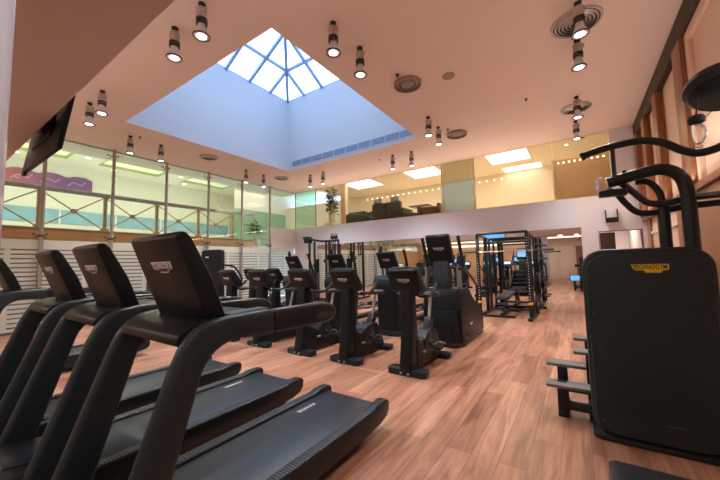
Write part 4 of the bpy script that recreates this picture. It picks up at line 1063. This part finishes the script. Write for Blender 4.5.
disc('round slotted ceiling vent in the far left ceiling corner', (-9.38, 8.44, CZ), .27, 4)
d = thing('ceiling_speaker', 'small flat round ceiling speaker beside the domed air vent', 'speaker', (-1.77, 5.62, CZ))
b = MB(); b.lathe([(.115, 0), (.115, -.012), (.09, -.016)], seg=24); b.build('speaker_ring', 'vent2', d)
b = MB(); b.lathe([(.088, -.018), (.088, -.01)], seg=24); b.build('speaker_grille', 'vent', d)
for x, y, l in ((-2.51, 5.02, 'beside the domed air vent'), (-2.57, 7.92, 'beside the far air vent'), (-.71, 7.43, 'alone between the two rows of spotlights'), (-9.2, 3.5, 'beside the spotlight over the second steel post'), (-5.2, 8.9, 'left of the spotlights by the partition')):
    s = thing('sprinkler_head', 'tiny ceiling sprinkler head '+l, 'sprinkler', (x, y, CZ))
    b = MB(); b.lathe([(.035, .004), (.03, -.01), (.012, -.014), (.01, -.04)]); b.build('escutcheon', 'spotdark', s)
    b = MB(); b.lathe([(.022, -.045), (.022, -.04)], seg=10); b.build('deflector', 'spotdark', s)

# television hung at the soffit edge
tv = thing('television', 'large black flat television hanging off the edge of the low soffit', 'television', (-4.10, .755, 2.46))
tv.rotation_euler = (math.radians(-8), 0, 0)
b = MB(); b.box(-.62, .62, -.03, .008, 0, .56, .008); b.build('back_housing', 'black', tv)
b = MB(); b.box(-.32, .32, -.05, -.025, .18, .5, .015); b.build('rear_bulge', 'black', tv)
b = MB(); b.box(-.60, .60, .0075, .009, .02, .54); b.build('screen', 'screen', tv, smooth=False)
b = MB(); b.box(-.1, .1, -.10, -.055, .30, .45, .01); b.build('wall_bracket', 'dgrey', tv)
b = MB(); b.box(-.60, -.52, -.03, .0, -.03, .005, .004); b.build('sensor_foot', 'black', tv)

# wall speaker bracket above the doorway
w = thing('wall_speaker', 'small black speaker box with two upright brackets above the doorway', 'speaker', (.79, YB-.09, 2.40))
b = MB(); b.box(-.13, .13, -.08, .075, 0, .12, .012); b.build('speaker_box', 'black', w)
for x in (-.125, .115):
    b = MB(); b.box(x-.010, x+.010, -.02, .085, .1, .34); b.build('bracket', 'black', w)
b = MB(); b.box(-.14, .14, .07, .088, .0, .33); b.build('wall_plate', 'pink', w)

# ------------------------------------------------------------------ camera, sky, light
cam = bpy.data.cameras.new('camera'); co = bpy.data.objects.new('camera', cam); COL.objects.link(co)
cam.sensor_width = 36; cam.lens = 16.0; cam.clip_start = .02; cam.clip_end = 200
yw, pt_, rl = math.radians(34.17), math.radians(4.34), math.radians(-1.243)
F = Vector((-math.sin(yw)*math.cos(pt_), math.cos(yw)*math.cos(pt_), math.sin(pt_)))
r0 = Vector((math.cos(yw), math.sin(yw), 0)); u0 = r0.cross(F)
R_ = math.cos(rl)*r0+math.sin(rl)*u0; U_ = -math.sin(rl)*r0+math.cos(rl)*u0
mw = Matrix((R_, U_, -F)).transposed().to_4x4(); mw.translation = (0, 0, 1.45)
co.matrix_world = mw
scene.camera = co

wd = bpy.data.worlds.new('sky'); scene.world = wd; wd.use_nodes = True; n = wd.node_tree; bg = n.nodes['Background']
tc = n.nodes.new('ShaderNodeTexCoord'); ns = n.nodes.new('ShaderNodeTexNoise'); ns.inputs['Scale'].default_value = 2.2; ns.inputs['Detail'].default_value = 5
n.links.new(tc.outputs['Generated'], ns.inputs['Vector'])
rp = n.nodes.new('ShaderNodeValToRGB'); rp.color_ramp.elements[0].position = .4; rp.color_ramp.elements[1].position = .6
rp.color_ramp.elements[0].color = (.41, .63, 1, 1); rp.color_ramp.elements[1].color = (.50, .70, 1, 1)
n.links.new(ns.outputs['Fac'], rp.inputs[0]); n.links.new(rp.outputs[0], bg.inputs['Color'])
bg.inputs['Strength'].default_value = SKY

def area(name, loc, rot, sx, sy, e, c):
    l = bpy.data.lights.new(name, 'AREA'); l.shape = 'RECTANGLE'; l.size = sx; l.size_y = sy; l.energy = e; l.color = c
    o = bpy.data.objects.new(name, l); COL.objects.link(o); o.location = loc; o.rotation_euler = rot; return o
# stand-in area lights for the other rooms, plus added unseen fills
area('atrium_daylight', (-15.0, 4, 5.85), (0, 0, 0), 2.0, 18, ATR, (1, .99, .86))
area('atrium_up_fill', (-15.6, 4, 2.6), (PI, 0, 0), 3, 18, ATR*.9, (1, .98, .82))  # added unseen fill, brightens the atrium ceiling from below
area('mezzanine_lamp', (-4, 12.9, 5.2), (0, 0, 0), 9, 2.4, MEZ, (1, .84, .62))
area('mezzanine_up_fill', (-4, 14.0, 3.2), (PI, 0, 0), 9, 1.4, MEZ*.5, (1, .82, .58))  # added unseen upward fill for the mezzanine
area('mezzanine_front_fill', (-4.5, 11.15, 5.28), (0, 0, 0), 11, .3, MEZ*.4, (1, .86, .66))  # added fill to brighten the veneer and partition fronts
area('soffit_fill', (-4.5, -1.4, 2.66), (0, 0, 0), 10, 1.6, SOF, (1, .90, .84))  # unseen fill added under the soffit behind the camera
area('balcony_up_fill', (-5.2, 10.5, 3.22), (PI+math.radians(25), 0, 0), 10, .1, UP_FILL, (1, .85, .75))  # added strip with no fixture, lifts the ceiling from the band ledge
area('soffit_up_fill', (-4.5, .82, 3.3), (PI-math.radians(15), 0, 0), 10, .1, UP_FILL*.42, (1, .85, .75))  # added upward fill in front of the soffit face, no fixture
area('transom_up_fill', (1.33, 6.2, 2.48), (PI, math.radians(-40), 0), .1, 8, UP_FILL*.55, (1, .86, .76))  # added upward fill for the right side of the ceiling
area('column_fill', (-.75, .1, 2.68), (0, 0, 0), .2, .2, 5, (1, .93, .88))  # small fill added to lighten the column
area('corridor_lamp', (1.0, 12.0, 2.45), (0, 0, 0), .4, .8, 14, (1, .75, .6))

vs = scene.view_settings
scene.display_settings.display_device = 'sRGB'
vs.view_transform = 'Standard'; vs.look = 'None'; vs.exposure = EXPO; vs.gamma = 1.0; vs.use_curve_mapping = False
scene.cycles.use_denoising = True
scene.cycles.max_bounces = 10; scene.cycles.diffuse_bounces = 5; scene.cycles.glossy_bounces = 5; scene.cycles.transparent_max_bounces = 14
scene.cycles.sample_clamp_indirect = 6
